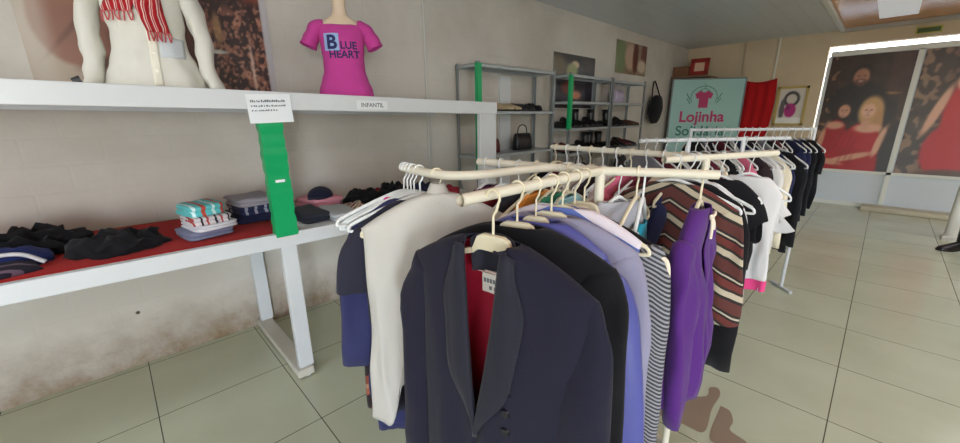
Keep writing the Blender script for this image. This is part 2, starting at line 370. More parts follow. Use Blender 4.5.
poster('wall_poster', 1.12, .95, 150, 120, sofa, (XL+.008, -.20, 1.66), (0,0,PI/2), 'wide poster on the left wall behind the mannequin in the ivory cardigan')

def small(u, v, asp):
    x, y = u, 1-v; n = noise.noise(Vector((x*4, y*7, 31)))*30
    c = comp([52+n, 48+n, 58+n], [(ell(x, y, .5, .18, .09, .07, .3), (214,190,160)), (ell(x, y, .42, .3, .14, .14, .3), (150,156,110)), (ell(x, y, .1, .25, .2, .2, .4), (110,100,84)), (ell(x, y, .35, .62, .16, .12, .3), (120,60,50)), (ell(x, y, .55, .75, .12, .08, .4), (206,140,110))])
    return c
poster('wall_poster', .98, .66, 50, 50, small, (XL+.008, 4.12, 1.58), (0,0,PI/2), 'dark poster on the left wall behind the middle grey shelving bay')
def small2(u, v, asp):
    x, y = u, 1-v; n = noise.noise(Vector((x*5, y*5, 41)))*40
    c = comp([140+n, 120+n, 100+n], [(ell(x, y, .15, .5, .16, .6, .4), (120,134,96)), (ell(x, y, .45, .45, .16, .4, .3), (190,160,140)), (ell(x, y, .62, .45, .09, .5, .3), (100,52,46)), (ell(x, y, .9, .3, .1, .4, .4), (110,66,60)), (ell(x, y, .85, .7, .14, .22, .4), (196,180,160))])
    return c
poster('wall_poster', 1.06, .46, 60, 40, small2, (XL+.008, 5.66, 2.10), (0,0,PI/2), 'light patterned poster on the left wall above the farthest grey shelving bay')

# banner with the shop emblem
bn = empty('shop_banner', (-2.87, 7.72, .3), .65); tag(bn, 'pale teal banner with a pink shirt emblem and shop name in the back corner', 'banner')
BW, BH = 1.23, 1.80
MB().box((0, .01, 0), (BW, .02, BH)).build('banner_sheet', plain('teal banner vinyl', (152,192,186), .45), bn, smooth=False)
fm = MB()
for a, bb in (((-.01, 0, -.3), (.012, .03, BH)), ((BW-.012, 0, -.3), (BW+.01, .03, BH)), ((-.01, 0, BH-.01), (BW+.01, .03, BH+.012))): fm.box(a, bb)
fm.build('banner_frame', plain('dull aluminium', (110,120,122), .4, .5), bn, smooth=False)
MAG = plain('magenta print', (176,36,96), .5); TEAL = plain('dark teal print', (54,116,104), .5)
def put_text(body, size, mat, parent, M, name='lettering', bold=0):
    me = text_mesh(body, size, 0, bold); me.transform(M); me.materials.clear(); me.materials.append(mat)
    o = bpy.data.objects.new(name, me); C.objects.link(o); o.parent = parent; return o
RX = Matrix.Rotation(PI/2, 4, 'X')
put_text('Lojinha', .27, MAG, bn, Matrix.Translation((.56, .006, 1.05)) @ RX, bold=.007)
put_text('Solidária', .25, TEAL, bn, Matrix.Translation((.56, .006, .80)) @ RX, bold=.004)
EMB = Matrix.Translation((.56, 0, 1.43)) @ Matrix.Diagonal((1.12,1,1.12,1)) @ Matrix.Translation((-.47, 0, -1.47))
def emb(mb): mb.v = [tuple(EMB @ Vector(v)) for v in mb.v]; return mb
# emblem: shirt in a ring with hanger
sh = [(-.045,.15),(-.14,.10),(-.105,.02),(-.072,.035),(-.072,-.12),(.072,-.12),(.072,.035),(.105,.02),(.14,.10),(.045,.15),(.02,.125),(-.02,.125)]
emb(MB().add([(.47+x, .006, 1.47+y) for x, y in sh], [tuple(range(len(sh)))])).build('emblem_shirt', MAG, bn, smooth=False)
em = MB()
pts = [(.47+.2*math.cos(t), .007, 1.52+.17*math.sin(t)) for t in [PI*(-.15+1.3*i/24) for i in range(25)]]
em.tube(pts, .005, 6)
em.tube([(.37, .007, 1.60), (.47, .007, 1.66), (.57, .007, 1.60)], .005, 6)
em.tube([(.47, .007, 1.66), (.47, .007, 1.69), (.49, .007, 1.71), (.47, .007, 1.73), (.45, .007, 1.715)], .004, 6)
for s in (-1, 1):
    em.tube([(.47+s*.2, .007, 1.42), (.47+s*.26, .007, 1.5)], .006, 6).tube([(.47+s*.21, .007, 1.48), (.47+s*.27, .007, 1.58)], .006, 6)
emb(em).build('emblem_hanger', TEAL, bn)

# red cloth hung on the back wall
mb = MB(); rings = []
for j in range(20):
    z = 2.07-j*.075; r = []
    for i in range(25):
        x = -1.96+i*.5/24
        sag = .05*math.sin(PI*i/24)*(1-j/20)
        r.append((x+.02*math.sin(j*.3), YB-.05+.012*math.sin(i*.9+j*.05), z-sag))
    rings.append(r)
mb.loft(rings, closed=False)
tag(mb.build('red_cloth', fabric('red cloth', (176,26,30)), None, solid=.004), 'plain red cloth hanging on the back wall beside the teal banner', 'cloth')

# framed picture on the back wall
fp = empty('framed_picture', (-1.42, YB-.01, 1.28)); tag(fp, 'yellow-framed picture of a pink shirt on the back wall beside the door', 'picture')
fw, fh = .42, .64
fm = MB()
for a, bb in (((0,-.03,0),(fw,0,.035)), ((0,-.03,fh-.035),(fw,0,fh)), ((0,-.03,0),(.035,0,fh)), ((fw-.035,-.03,0),(fw,0,fh))): fm.box(a, bb)
fm.build('frame', plain('yellow varnished frame', (186,160,92), .4, var=.1), fp, smooth=False)
def pict(u, v, asp):
    x, y = u, 1-v
    return comp([206,196,186], [(ell(x,y,.5,.3,.3,.22,.1), (60,52,54)), (ell(x,y,.5,.3,.2,.14,.15), (200,190,180)), (ell(x,y,.18,.6,.1,.3,.2), (90,84,88)), (ell(x,y,.5,.62,.22,.2,.1), (168,30,112)), (ell(x,y,.42,.55,.08,.06,.3), (120,30,90)), (1-ss(.8,.82,1-y) if False else ss(.82,.84,y), (228,226,220))])
mbv = [(.03+(fw-.06)*i/24, -.012, .03+(fh-.06)*j/36) for j in range(37) for i in range(25)]
me = bpy.data.meshes.new('picture_print'); me.from_pydata(mbv, [], [(j*25+i, j*25+i+1, (j+1)*25+i+1, (j+1)*25+i) for j in range(36) for i in range(24)]); me.materials.append(printed('glossy print'))
at = me.color_attributes.new('print', 'FLOAT_COLOR', 'POINT'); cc = []
for j in range(37):
    for i in range(25): cc += [*lin(pict(i/24, j/36, 1)), 1]
at.data.foreach_set('color', cc)
o = bpy.data.objects.new('picture_print', me); C.objects.link(o); o.parent = fp

# box and red picture standing on a ledge behind the banner
struct('trim_8', MB().box((XL, YB-.75, 2.13), (-2.40, YB, 2.16)), plain('ledge wood', (120,92,70), .6))
tag(MB().box((-2.96, YB-.72, 2.161), (-2.70, YB-.46, 2.33)).build('cardboard_box', plain('brown cardboard', (120,82,58), .8, var=.15), None, smooth=False, bevel=.006), 'small brown box on the ledge above the teal banner', 'box')
rf = empty('leaning_picture', (-2.69, YB-.66, 2.163)); rf.rotation_euler = (-.15, 0, .1); tag(rf, 'small red-framed picture leaning beside the box above the teal banner', 'picture')
fm = MB()
for a, bb in (((0,-.015,0),(.30,.015,.07)), ((0,-.015,.22),(.30,.015,.29)), ((0,-.015,0),(.07,.015,.29)), ((.23,-.015,0),(.30,.015,.29))): fm.box(a, bb)
fm.build('frame', plain('red lacquer', (150,40,34), .4), rf, smooth=False)
MB().box((.06, .0, .06), (.24, .008, .23)).build('picture_print', plain('pale picture', (214,176,150), .5), rf, smooth=False)

# emergency sign above the door
es = empty('exit_sign', (.04, YB-.002, 2.545)); tag(es, 'small green sign with a yellow border on the wall above the door', 'sign')
MB().box((0,-.006,0),(.25,0,.09)).build('sign_plate', plain('sign yellow', (176,168,70), .5), es, smooth=False)
MB().box((.015,-.009,.015),(.235,-.006,.075)).build('sign_face', plain('sign green', (70,92,42), .5), es, smooth=False)

# dark bag hanging in the far left corner
db = empty('shoulder_bag', (XL+.03, 7.05, 1.98)); tag(db, 'dark shoulder bag hanging on the left wall beside the teal banner', 'bag')
mb = MB(); rings = []
for j in range(14):
    t = j/13; w = .26*math.sin(PI*(.12+.8*t))**.7; d_ = .07*math.sin(PI*(.1+.82*t))**.6
    rings.append([(.09+d_*math.cos(a), w*math.sin(a)-.05*t, -.18-.46*t+.03*noise.noise(Vector((a, t*4, 2)))) for a in [2*PI*k/16 for k in range(16)]])
mb.loft(rings, True, True, True); mb.build('bag_body', fabric('black nylon', (26,25,28), .1), db)
MB().tube(spline([(.08,-.2,-.26),(.03,-.08,-.02),(.02,.0,.06),(.03,.08,-.02),(.08,.2,-.26)]), .012, 6).build('strap', fabric('black nylon', (26,25,28)), db)
MB().tube([(-.03,0,.05),(.03,0,.05),(.035,0,.08)], .005, 6).build('wall_hook', METAL, db)

# ------------------------------------------------------------------ white two-tier bench along the left wall
BX, BY0, BY1 = -2.13, -2.2, 2.24
rk = empty('display_bench', (0,0,0)); tag(rk, 'long white steel two-tier display bench against the left wall', 'bench')
def slope(y): return -.016*(y-.6)
def sbeam(x0, x1, z0, z1, y0=BY0, y1=BY1):
    mb = MB()
    vs = [(x, y, z+slope(y)) for y in (y0, y1) for (x, z) in ((x0,z0),(x1,z0),(x1,z1),(x0,z1))]
    return mb.add(vs, [(0,1,2,3),(7,6,5,4),(0,4,5,1),(1,5,6,2),(2,6,7,3),(3,7,4,0)])
sbeam(BX-.04, BX, 1.525, 1.612).build('upper_beam', WHITE, rk, smooth=False, bevel=.004)
sbeam(XL+.03, BX-.04, 1.575, 1.60).build('upper_board', plain('white board', (214,212,206), .5), rk, smooth=False)
sbeam(XL+.02, XL+.06, 1.525, 1.60).build('wall_beam', WHITE, rk, smooth=False)
sbeam(BX-.04, BX, .812, .89).build('lower_beam', WHITE, rk, smooth=False, bevel=.004)
sbeam(XL+.03, BX-.04, .85, .875).build('lower_board', plain('white board', (214,212,206), .5), rk, smooth=False)
sbeam(XL+.02, XL+.06, .80, .85).build('wall_beam', WHITE, rk, smooth=False)
def post(y0, y1, z0, z1, x0=BX-.045, x1=BX-.001): return MB().box((x0, y0, z0), (x1, y1, z1))
for k, (ya, yb) in enumerate(((.555, .655), (2.06, 2.235), (-2.15, -2.05))):
    post(ya+.01, yb-.01, .06, .815).build('leg', WHITE, rk, smooth=False, bevel=.004)
    up = post(ya, yb, .88+slope(ya), 1.526, BX-.042, BX-.004).build('upright', WHITE, rk, smooth=False, bevel=.004)
    MB().box((XL+.03, ya+.01, 0.06), (XL+.08, yb-.01, .80)).build('wall_leg', WHITE, rk, smooth=False, bevel=.004)
    MB().box((XL+.02, ya-.01, 0.012), (BX+.02, yb-.02, .06)).build('foot_rail', plain('dusty white steel', (196,192,180), .5, var=.1), rk, smooth=False, bevel=.004)
    if k == 0:
        mb = MB(); rings = []
        for j in range(31):
            z = .873+j*(1.50-.873)/30; e = .004+.002*math.sin(j*1.9)+.0015*math.sin(j*.7)
            rings.append([(x, y, z) for x, y in ((BX-.045-e, ya-e), (BX+e, ya-e), (BX+e, yb+e), (BX-.045-e, yb+e))])
        mb.loft(rings, True, True, True).build('green_wrap', GREEN, up, smooth=True)
        MB().box((BX+.004, ya+.03, 1.165), (BX+.009, ya+.075, 1.178)).build('tape_scrap', PAPER, up, smooth=False)
MB().tube([(BX+.0, .605, .002), (BX+.0, .605, .03)], .012, 10).build('levelling_foot', WHITE, rk)
# red cloth on the lower shelf
mb = MB(); rings = []
for j in range(40):
    y = BY0+.05+(.6-BY0)*j/39; r = []
    for i in range(18):
        x = XL+.035+(BX-.05-(XL+.035))*i/17
        r.append((x, y, .8795+slope(y)+.0025*(1+noise.noise(Vector((x*5, y*4, 1))))))
    rings.append(r)
tag(mb.loft(rings, closed=False).build('red_shelf_cloth', fabric('red felt', (172,28,26), .2), None, solid=.002), 'red cloth covering the lower shelf of the white bench', 'cloth')
mb = MB(); rings = []
for j in range(30):
    y = .70+1.3*j/29; r = []
    for i in range(18):
        x = XL+.035+(BX-.05-(XL+.035))*i/17
        r.append((x, y, .8795+slope(y)+.002*(1+noise.noise(Vector((x*5, y*4, 1))))))
    rings.append(r)
tag(mb.loft(rings, closed=False).build('white_shelf_cloth', fabric('off white felt', (206,208,208), .2), None, solid=.002), 'pale cloth covering the lower shelf right of the green post', 'cloth')

# card and paper strip on the upper beam
sg = empty('card_sign', (BX+.0035, .515, 1.46)); sg.rotation_euler = (0, -.03, PI/2); tag(sg, 'white card with three lines of small print hung over the green post', 'sign')
MB().box((0, -.003, 0), (.20, 0, .135)).build('card', PAPER, sg, smooth=False)
tm = MB(); random.seed(3)
for row, (z, wl) in enumerate(((.098, .168), (.077, .17), (.056, .125))):
    x = .016
    while x < wl:
        w_ = random.uniform(.004, .008); h_ = random.choice((.007, .009, .011))
        tm.box((x, -.0042, z), (x+w_, -.003, z+h_*(1 if row == 0 else .7))); x += w_+random.choice((.0025, .0025, .006))
tm.build('small_print', INK, sg, smooth=False)
lb = empty('label_strip', (BX+.002, 1.07, 1.528)); lb.rotation_euler = (0, 0, PI/2); tag(lb, 'paper label reading INFANTIL stuck on the upper white beam', 'label')
MB().box((0, -.002, 0), (.20, 0, .05)).build('strip', plain('paper strip', (222,226,228), .5), lb, smooth=False)
put_text('INFANTIL', .034, INK, lb, Matrix.Translation((.10, -.0028, .014)) @ RX, 'printing', .0006)

# ------------------------------------------------------------------ folded clothes
def fold_mesh(w, d, h, seed, layers=2):
    mb = MB(); rings = []; n = 28
    rnd = random.Random(seed)
    lv = []
    for l in range(layers):
        z0 = h*l/layers; z1 = h*(l+1)/layers; q = (z1-z0)
        lv += [(z0+.02*q, .90), (z0+.2*q, .985), (z0+.5*q, 1.0), (z0+.8*q, .985), (z0+.97*q, .92)]
    lv.append((h, .6))
    for z, k in lv:
        r = []
        for i in range(n):
            a = 2*PI*i/n; ca, sa = math.cos(a), math.sin(a); p = .32
            x = w/2*k*math.copysign(abs(ca)**p, ca); y = d/2*k*math.copysign(abs(sa)**p, sa)
            nz_ = 2.2*noise.noise(Vector((x*9+seed, y*9, z*30+seed)))
            r.append((x*(1+.05*nz_), y*(1+.05*nz_), max(0, z+(.010*noise.noise(Vector((x*12, y*12, seed*3.1))) if z > h*.15 else 0))))
        rings.append(r)
    mb.loft(rings, True, True, True); return mb
def folded(name, x, y, z, w, d, h, rz, mat, label, seed, group=None, layers=2, tilt=0):
    o = fold_mesh(w, d, h, seed, layers).build(name, mat, None, smooth='all')
    o.location = (x, y, z); o.rotation_euler = (tilt, 0, rz); tag(o, label, 'folded clothes', group); return o
def heap(name, x, y, z, rx, ry, h, rz, mat, label, seed, amp=.34):
    mb = MB(); rings = []; n = 40
    for j in range(16):
        t = j/15; r = []
        for i in range(n):
            a = 2*PI*i/n; rad = math.cos(t*PI/2)**.55
            px, py, pz = rx*rad*math.cos(a), ry*rad*math.sin(a), h*math.sin(t*PI/2)**.8
            k = 1+amp*noise.noise(Vector((px*14+seed, py*14, pz*18)))+.5*amp*noise.noise(Vector((px*30, py*30+seed, pz*30)))
            r.append((px*k, py*k, max(0, pz*(1+1.5*amp*noise.noise(Vector((px*19, py*19+seed, 5)))+.7*amp*noise.noise(Vector((px*48+seed, py*48, 9)))))))
        rings.append(r)
    mb.loft(rings, True, True, True)
    o = mb.build(name, mat, None, smooth='all'); o.location = (x, y, z); o.rotation_euler = (0, 0, rz); tag(o, label, 'clothes'); return o
F = fabric
S1 = .884
sp1 = striped('teal white red knit', [(0,(94,186,190)),(.35,(200,226,226)),(.5,(94,186,190)),(.8,(190,80,66))], .085, axis='Y')
sp2 = striped('white black red knit', [(0,(206,200,204)),(.45,(36,34,44)),(.6,(206,200,204)),(.85,(170,70,66))], .06, axis='Y')
# left end of the shelf
heap('black_trousers', -2.62, -.40, S1+.014, .15, .26, .10, .1, F('black cotton', (20,20,24)), 'crumpled black trousers at the left end of the red shelf', 3)
heap('blue_shirt', -2.44, -.42, S1+.012, .10, .15, .075, .1, F('navy blue cotton', (38,50,104)), 'crumpled navy blue shirt at the left end of the red shelf', 7, .15)
o = MB().tube(spline([(-2.34,-.58,.90),(-2.37,-.50,.945),(-2.38,-.40,.962),(-2.38,-.32,.955),(-2.37,-.26,.91)]), [.008]*41, 8, flat=1.6).build('white_strap', F('white webbing', (206,206,210)), None)
o.location = (.03, -.02, .005); tag(o, 'white strap draped over the navy blue shirt at the shelf end', 'strap')
heap('dark_blouse', -2.32, -.44, S1+.013, .08, .15, .04, 0, striped('dusky mauve print', [(0,(34,32,44)),(.5,(104,84,100)),(.7,(34,32,44))], .05, axis='X'), 'dusky dark blouse lying in front of the navy blue shirt', 12, .15)
heap('black_clothes', -2.42, -.05, S1+.008, .13, .17, .075, .10, F('black cotton', (20,20,24)), 'long crumpled heap of black clothing on the red shelf', 21, .38)
# teal and white pile
for k, (h, mt, lab) in enumerate(((.035, F('grey blue jersey', (120,124,150)), 'grey-blue folded shirt, lowest of the pile with the teal top'),
                                  (.03, F('white jersey', (206,206,212)), 'white folded shirt near the bottom of the pile with the teal top'),
                                  (.035, sp2, 'white shirt with black and red stripes just below the teal striped one'),
                                  (.05, sp1, 'teal and white striped folded shirt topping its pile on the red shelf'))):
    z = S1+.008+1.12*sum((.035,.03,.035,.05)[:k])
    folded('folded_shirt', -2.42+.012*((k*7)%3-1), .30+.012*((k*5)%3-1), z, (.25-.012*k), (.215-.015*k), h*1.12, .15+.1*(k % 2), mt, lab, 30+k, 'folded shirts in the teal topped pile')
# grey and navy pile by the green post
for k, (h, mt, lab) in enumerate(((.045, F('navy jersey', (30,34,62)), 'navy folded sweater, lowest of the pile left of the green post'),
                                  (.045, striped('navy grey knit', [(0,(40,46,76)),(.5,(150,152,168)),(.8,(40,46,76))], .05, axis='Y'), 'navy and grey folded sweater in the middle of the pile left of the green post'),
                                  (.045, F('grey marl', (146,142,150)), 'grey folded sweater topping the pile left of the green post'))):
    folded('folded_sweater', -2.62+.015*(k-1), .57+.015*(k % 2), S1+.004+.05*k, .28-.015*k, .27-.02*k, h*1.1, .1*k, mt, lab, 50+k, 'folded sweaters left of the green post')
# right of the green post
folded('dark_jeans', -2.40, .82, S1-.004, .3, .16, .055, .05, F('charcoal denim', (44,48,58)), 'charcoal folded jeans just right of the green post', 61)
folded('grey_blouse', -2.33, .98, S1-.006, .32, .16, .05, -.1, F('pale grey jersey', (182,186,190)), 'pale grey folded blouse right of the charcoal jeans', 62)
folded('pink_shirt', -2.72, 1.02, S1-.006, .26, .24, .07, .2, F('pink jersey', (222,150,166)), 'pink folded shirt under the navy cap behind the green post', 63)
cp = empty('visor_hat', (-2.70, 1.02, S1+.064), .9); tag(cp, 'navy cap lying on the pink folded shirt', 'cap')
mb = MB(); mb.loft([[(.085*math.cos(a)*math.cos(t), .095*math.sin(a)*math.cos(t), .07*math.sin(t)) for a in [2*PI*k/24 for k in range(24)]] for t in [PI/2*j/8*.98 for j in range(9)]], True, True, True)
mb.build('crown', F('navy twill', (32,34,56)), cp)
mb = MB(); rings = []
for j in range(6):
    t = j/5; rings.append([(.07*math.sin(a)*(1+.05*t), -.075*math.cos(a)-t*.07*math.cos(a*.9), .008-.012*t*abs(math.sin(a))) for a in [-1.2+2.4*k/14 for k in range(15)]])
mb.loft(rings, closed=False).build('visor', F('navy twill', (32,34,56)), cp, solid=.004)
heap('black_blouse', -2.58, 1.27, S1-.008, .12, .13, .09, .3, F('black cotton', (20,20,24)), 'black crumpled top right of the navy cap', 66)
heap('red_blouse', -2.72, 1.42, S1-.008, .1, .1, .06, .3, F('dull red jersey', (150,52,56)), 'dull red crumpled top between two black ones on the bench', 68)
heap('black_skirt', -2.60, 1.56, S1-.012, .13, .13, .10, .1, F('black cotton', (20,20,24)), 'black crumpled skirt near the right end of the lower shelf', 70)
heap('patterned_blouse', -2.44, 1.12, S1-.008, .09, .1, .045, .6, striped('floral knit', [(0,(196,170,150)),(.35,(120,70,70)),(.6,(220,210,196)),(.8,(90,100,80))], .045, axis='X'), 'small patterned top in front of the black crumpled top', 73)
heap('navy_blouse', -2.55, 1.78, S1-.014, .12, .12, .08, .1, F('navy jersey', (30,34,62)), 'navy crumpled top at the right end of the lower shelf', 75)
heap('crimson_blouse', -2.38, 1.90, S1-.016, .1, .12, .07, .1, F('crimson jersey', (140,36,50)), 'crimson crumpled top at the right end of the lower shelf', 76)
o = MB().tube([(BX-.25, -.08, 1.606+.02), (BX-.25, -.055, 1.633)], [.012, .018], 10).build('dark_trinket', BLACKP, None); o.location = (.2,.03,.0)
tag(o, 'small dark round trinket on the upper shelf at far left', 'trinket')

# ------------------------------------------------------------------ mannequins and what they wear
TS = [(0,.150,.095),(.06,.150,.10),(.14,.132,.092),(.20,.122,.086),(.27,.128,.095),(.34,.142,.112),(.40,.146,.118),(.45,.150,.105),(.50,.152,.085),(.535,.130,.07),(.56,.085,.055),(.578,.055,.05),(.61,.048,.048),(.68,.046,.046)]
def ring(hw, hd, z, n=32, p=2.2, off=0):
    r = []
    for k in range(n):
        a = 2*PI*k/n; ca, sa = math.cos(a), math.sin(a)
        r.append(((hw+off)*math.copysign(abs(ca)**(2/p), ca), (hd+off)*math.copysign(abs(sa)**(2/p), sa), z))
    return r
def mannequin(x, y, z, rz, label, s=.86):
    r = empty('torso_mannequin', (x, y, z), rz); r.scale = (s, s, s); tag(r, label, 'mannequin')
    mb = MB(); mb.loft([ring(a, b_, zz+.012) for zz, a, b_ in TS], True, True, True); mb.build('torso', SKIN, r)
    MB().tube([(0,0,0),(0,0,.012)], .11, 28).build('stand_plate', plain('grey plate', (150,150,150), .4), r)
    return r
SUP = lambda y: 1.6005+slope(y)
mannequin(-2.50, 1.20, SUP(1.20), 1.08, 'pale torso mannequin wearing the pink printed shirt')
mannequin(-2.50, .24, SUP(.24), 1.30, 'torso mannequin wearing the ivory cardigan on the upper shelf', .90)

def shirt_on(x, y, z, rz, s, off, hem, mat, name, label, sleeve, neck_z=.545, flare=.0, wav=.004):
    r = empty(name, (x, y, z), rz); r.scale = (s, s, s); tag(r, label, 'shirt')
    rings = []; zs = [hem+(neck_z-hem)*i/34 for i in range(35)]
    def at(zz):
        for i in range(len(TS)-1):
            if TS[i][0] <= zz <= TS[i+1][0]:
                t = (zz-TS[i][0])/(TS[i+1][0]-TS[i][0]); t = t*t*(3-2*t)
                return TS[i][1]*(1-t)+TS[i+1][1]*t, TS[i][2]*(1-t)+TS[i+1][2]*t
        return TS[0][1], TS[0][2]
    for zz in zs:
        a, b_ = at(zz); k = max(0, .3-zz)
        rg = ring(a, b_, zz+.012, 64, 2.2, off+flare*k)
        out = []
        for (px, py, pz) in rg:
            ang = math.atan2(py, px); w_ = wav*(1+2*k)*(math.sin(ang*7+zz*9)+.6*math.sin(ang*11-zz*14))
            dip = -.03*ss(.5, .54, zz)*max(0, -py/.06) if zz > .5 else 0
            out.append((px*(1+w_), py*(1+w_*1.4), pz+dip))
        rings.append(out)
    mb = MB(); mb.loft(rings); mb.v = [tuple(Vector(v)+nvec(Vector((v[0]*13, v[1]*13, v[2]*9+hem*50+off*900)))*(wav*1.5)) for v in mb.v]
    b = mb.build('shirt_body', mat, r, smooth='all', solid=.003)
    vs = mb.v; bv = BVHTree.FromPolygons([Vector(v) for v in mb.v], mb.f)
    for sd in (-1, 1):
        pts, rad = sleeve(sd); sm_ = MB().tube(spline(pts, 5), [rad[0]+(rad[-1]-rad[0])*i/(5*(len(pts)-1))+.003*math.sin(i*1.3) for i in range(5*(len(pts)-1)+1)], 20, caps=False, flat=.8, up=(0,1,0)); sm_.v = [tuple(Vector(v)+nvec(Vector((v[0]*16, v[1]*16, v[2]*13+sd*5)))*(wav*2)) for v in sm_.v]; sm_.build('sleeve', mat, r, smooth='all', solid=.003)
    return r, bv
PINK = F('hot pink jersey', (194,68,148), .2, .06)
sh_, bv = shirt_on(-2.50, 1.20, SUP(1.20), 1.08, .86, .010, .0, PINK, 'pink_shirt', 'hot pink short-sleeved shirt printed BLUE HEART on the upper shelf',
    lambda s: ([(s*.115,0,.515), (s*.165,-.005,.50), (s*.205,-.01,.44), (s*.235,-.012,.375)], [.056,.072]), flare=.14)
def on_shirt(body, size, x, z, mat, name, root, bv, bold=0, off=.003, dir_=1):
    me = text_mesh(body, size, 0, bold); bm = bmesh.new(); bm.from_mesh(me)
    bmesh.ops.subdivide_edges(bm, edges=[e for e in bm.edges if e.calc_length() > .012], cuts=1)
    for v in bm.verts:
        px, pz = x+v.co.x, z+v.co.y
        h = bv.ray_cast(Vector((px, -.5, pz)), Vector((0,1,0)))
        v.co = Vector((px, (h[0].y if h[0] else -.1)-off, pz))
    bm.to_mesh(me); bm.free(); me.materials.clear(); me.materials.append(mat)
    o = bpy.data.objects.new(name, me); C.objects.link(o); o.parent = root; return o
NAVYP = plain('navy print ink', (38,40,92), .8)
on_shirt('B', .125, -.068, .352, NAVYP, 'print_initial', sh_, bv, .004, .006)
on_shirt('LUE', .068, .045, .352, NAVYP, 'print_line', sh_, bv, .002)
on_shirt('HEART', .068, .012, .293, NAVYP, 'print_line', sh_, bv, .002)
mb = MB(); nx_, nz_ = 8, 10; vs = []
for j in range(nz_+1):
    for i in range(nx_+1):
        px, pz = -.118+.10*i/nx_, .338+.115*j/nz_; h = bv.ray_cast(Vector((px, -.5, pz)), Vector((0,1,0))); vs.append((px, h[0].y-.003, pz))
mb.add(vs, [(j*(nx_+1)+i, j*(nx_+1)+i+1, (j+1)*(nx_+1)+i+1, (j+1)*(nx_+1)+i) for j in range(nz_) for i in range(nx_)]).build('print_patch', plain('pale blue print ink', (150,180,222), .8), sh_)

IVORY = F('ivory knit', (216,214,204), .3, .05)
cd, bvc = shirt_on(-2.50, .24, SUP(.24), 1.30, .90, .020, .005, IVORY, 'ivory_cardigan', 'ivory buttoned cardigan on the mannequin at the left of the upper shelf',
    lambda s: ([(s*.125,0,.51), (s*.19,-.01,.48), (s*.225,-.01,.36), (s*.235,-.02,.22), (s*.235,-.035,.12), (s*.27,-.06,.01)], [.062,.042]), flare=.18, wav=.007)
bm_ = MB()
for k in range(5):
    z = .10+.085*k; h = bvc.ray_cast(Vector((.03, -.5, z)), Vector((0,1,0)))
    MB().tube([(.03, h[0].y-.0005, z), (.03, h[0].y-.006, z)], .009, 14).build('button', plain('pearl button', (236,230,214), .25), cd)
mb = MB(); rings = []
for j in range(24):
    z = .03+j*.42/23; r = []
    for i in range(6):
        px = .012+.036*i/5; h = bvc.ray_cast(Vector((px, -.5, z)), Vector((0,1,0))); r.append((px, h[0].y-.004, z))
    rings.append(r)
mb.loft(rings, closed=False).build('button_placket', F('ivory ribbing', (232,228,212)), cd, solid=.002)
mb = MB(); vs = []
for j in range(7):
    for i in range(9):
        px, pz = .055+.095*i/8, .17+.10*j/6; h = bvc.ray_cast(Vector((px, -.5, pz)), Vector((0,1,0))); vs.append((px, h[0].y-.004, pz))
mb.add(vs, [(j*9+i, j*9+i+1, (j+1)*9+i+1, (j+1)*9+i) for j in range(6) for i in range(8)]).build('pocket', F('pale blue grey knit', (204,210,214)), cd, solid=.002)
# scarf
SCF = striped('red white weave', [(0,(164,30,38)),(.55,(222,196,190)),(.7,(164,30,38)),(.85,(206,150,146))], .028, axis='X')
sf = empty('red_scarf', (-2.50, .24, SUP(.24)), 1.30); sf.scale = (.90,.90,.90); tag(sf, 'red and white scarf around the neck of the ivory cardigan', 'scarf')
MB().tube(spline([(.03,-.10,.50),(.10,-.06,.535),(.11,.02,.56),(.0,.10,.575),(-.11,.02,.56),(-.10,-.06,.535),(-.03,-.10,.50)]), .03, 12, flat=1.3).build('neck_loop', SCF, sf)
def tail(x0, x1, z1, w0, w1):
    mb = MB(); rings = []
    for j in range(18):
        t = j/17; z = .50+(z1-.50)*t; cx = x0+(x1-x0)*t; w_ = w0+(w1-w0)*t; r = []
        for i in range(9):
            px = cx-w_/2+w_*i/8; h = bvc.ray_cast(Vector((px, -.5, min(z, .505))), Vector((0,1,0)))
            r.append((px, (h[0].y if h[0] else -.1)-.014-.007*math.sin(i*1.9+j*.35), z))
        rings.append(r)
    mb.loft(rings, closed=False); o = mb.build('scarf_tail', SCF, sf, smooth='all', solid=.008)
    fr_ = MB()
    for i in range(9):
        p = rings[-1][i]; fr_.tube([p, (p[0]+.004*math.sin(i), p[1]-.003, p[2]-.02), (p[0]+.008*math.sin(i*2), p[1]-.002, p[2]-.045)], .0035, 5)
    fr_.tube([tuple(p) for p in rings[-1]], .004, 6)
    fr_.build('fringe', F('red white fringe', (196,96,98)), o)
tail(-.015, -.085, .375, .10, .13); tail(.03, .065, .29, .12, .085)

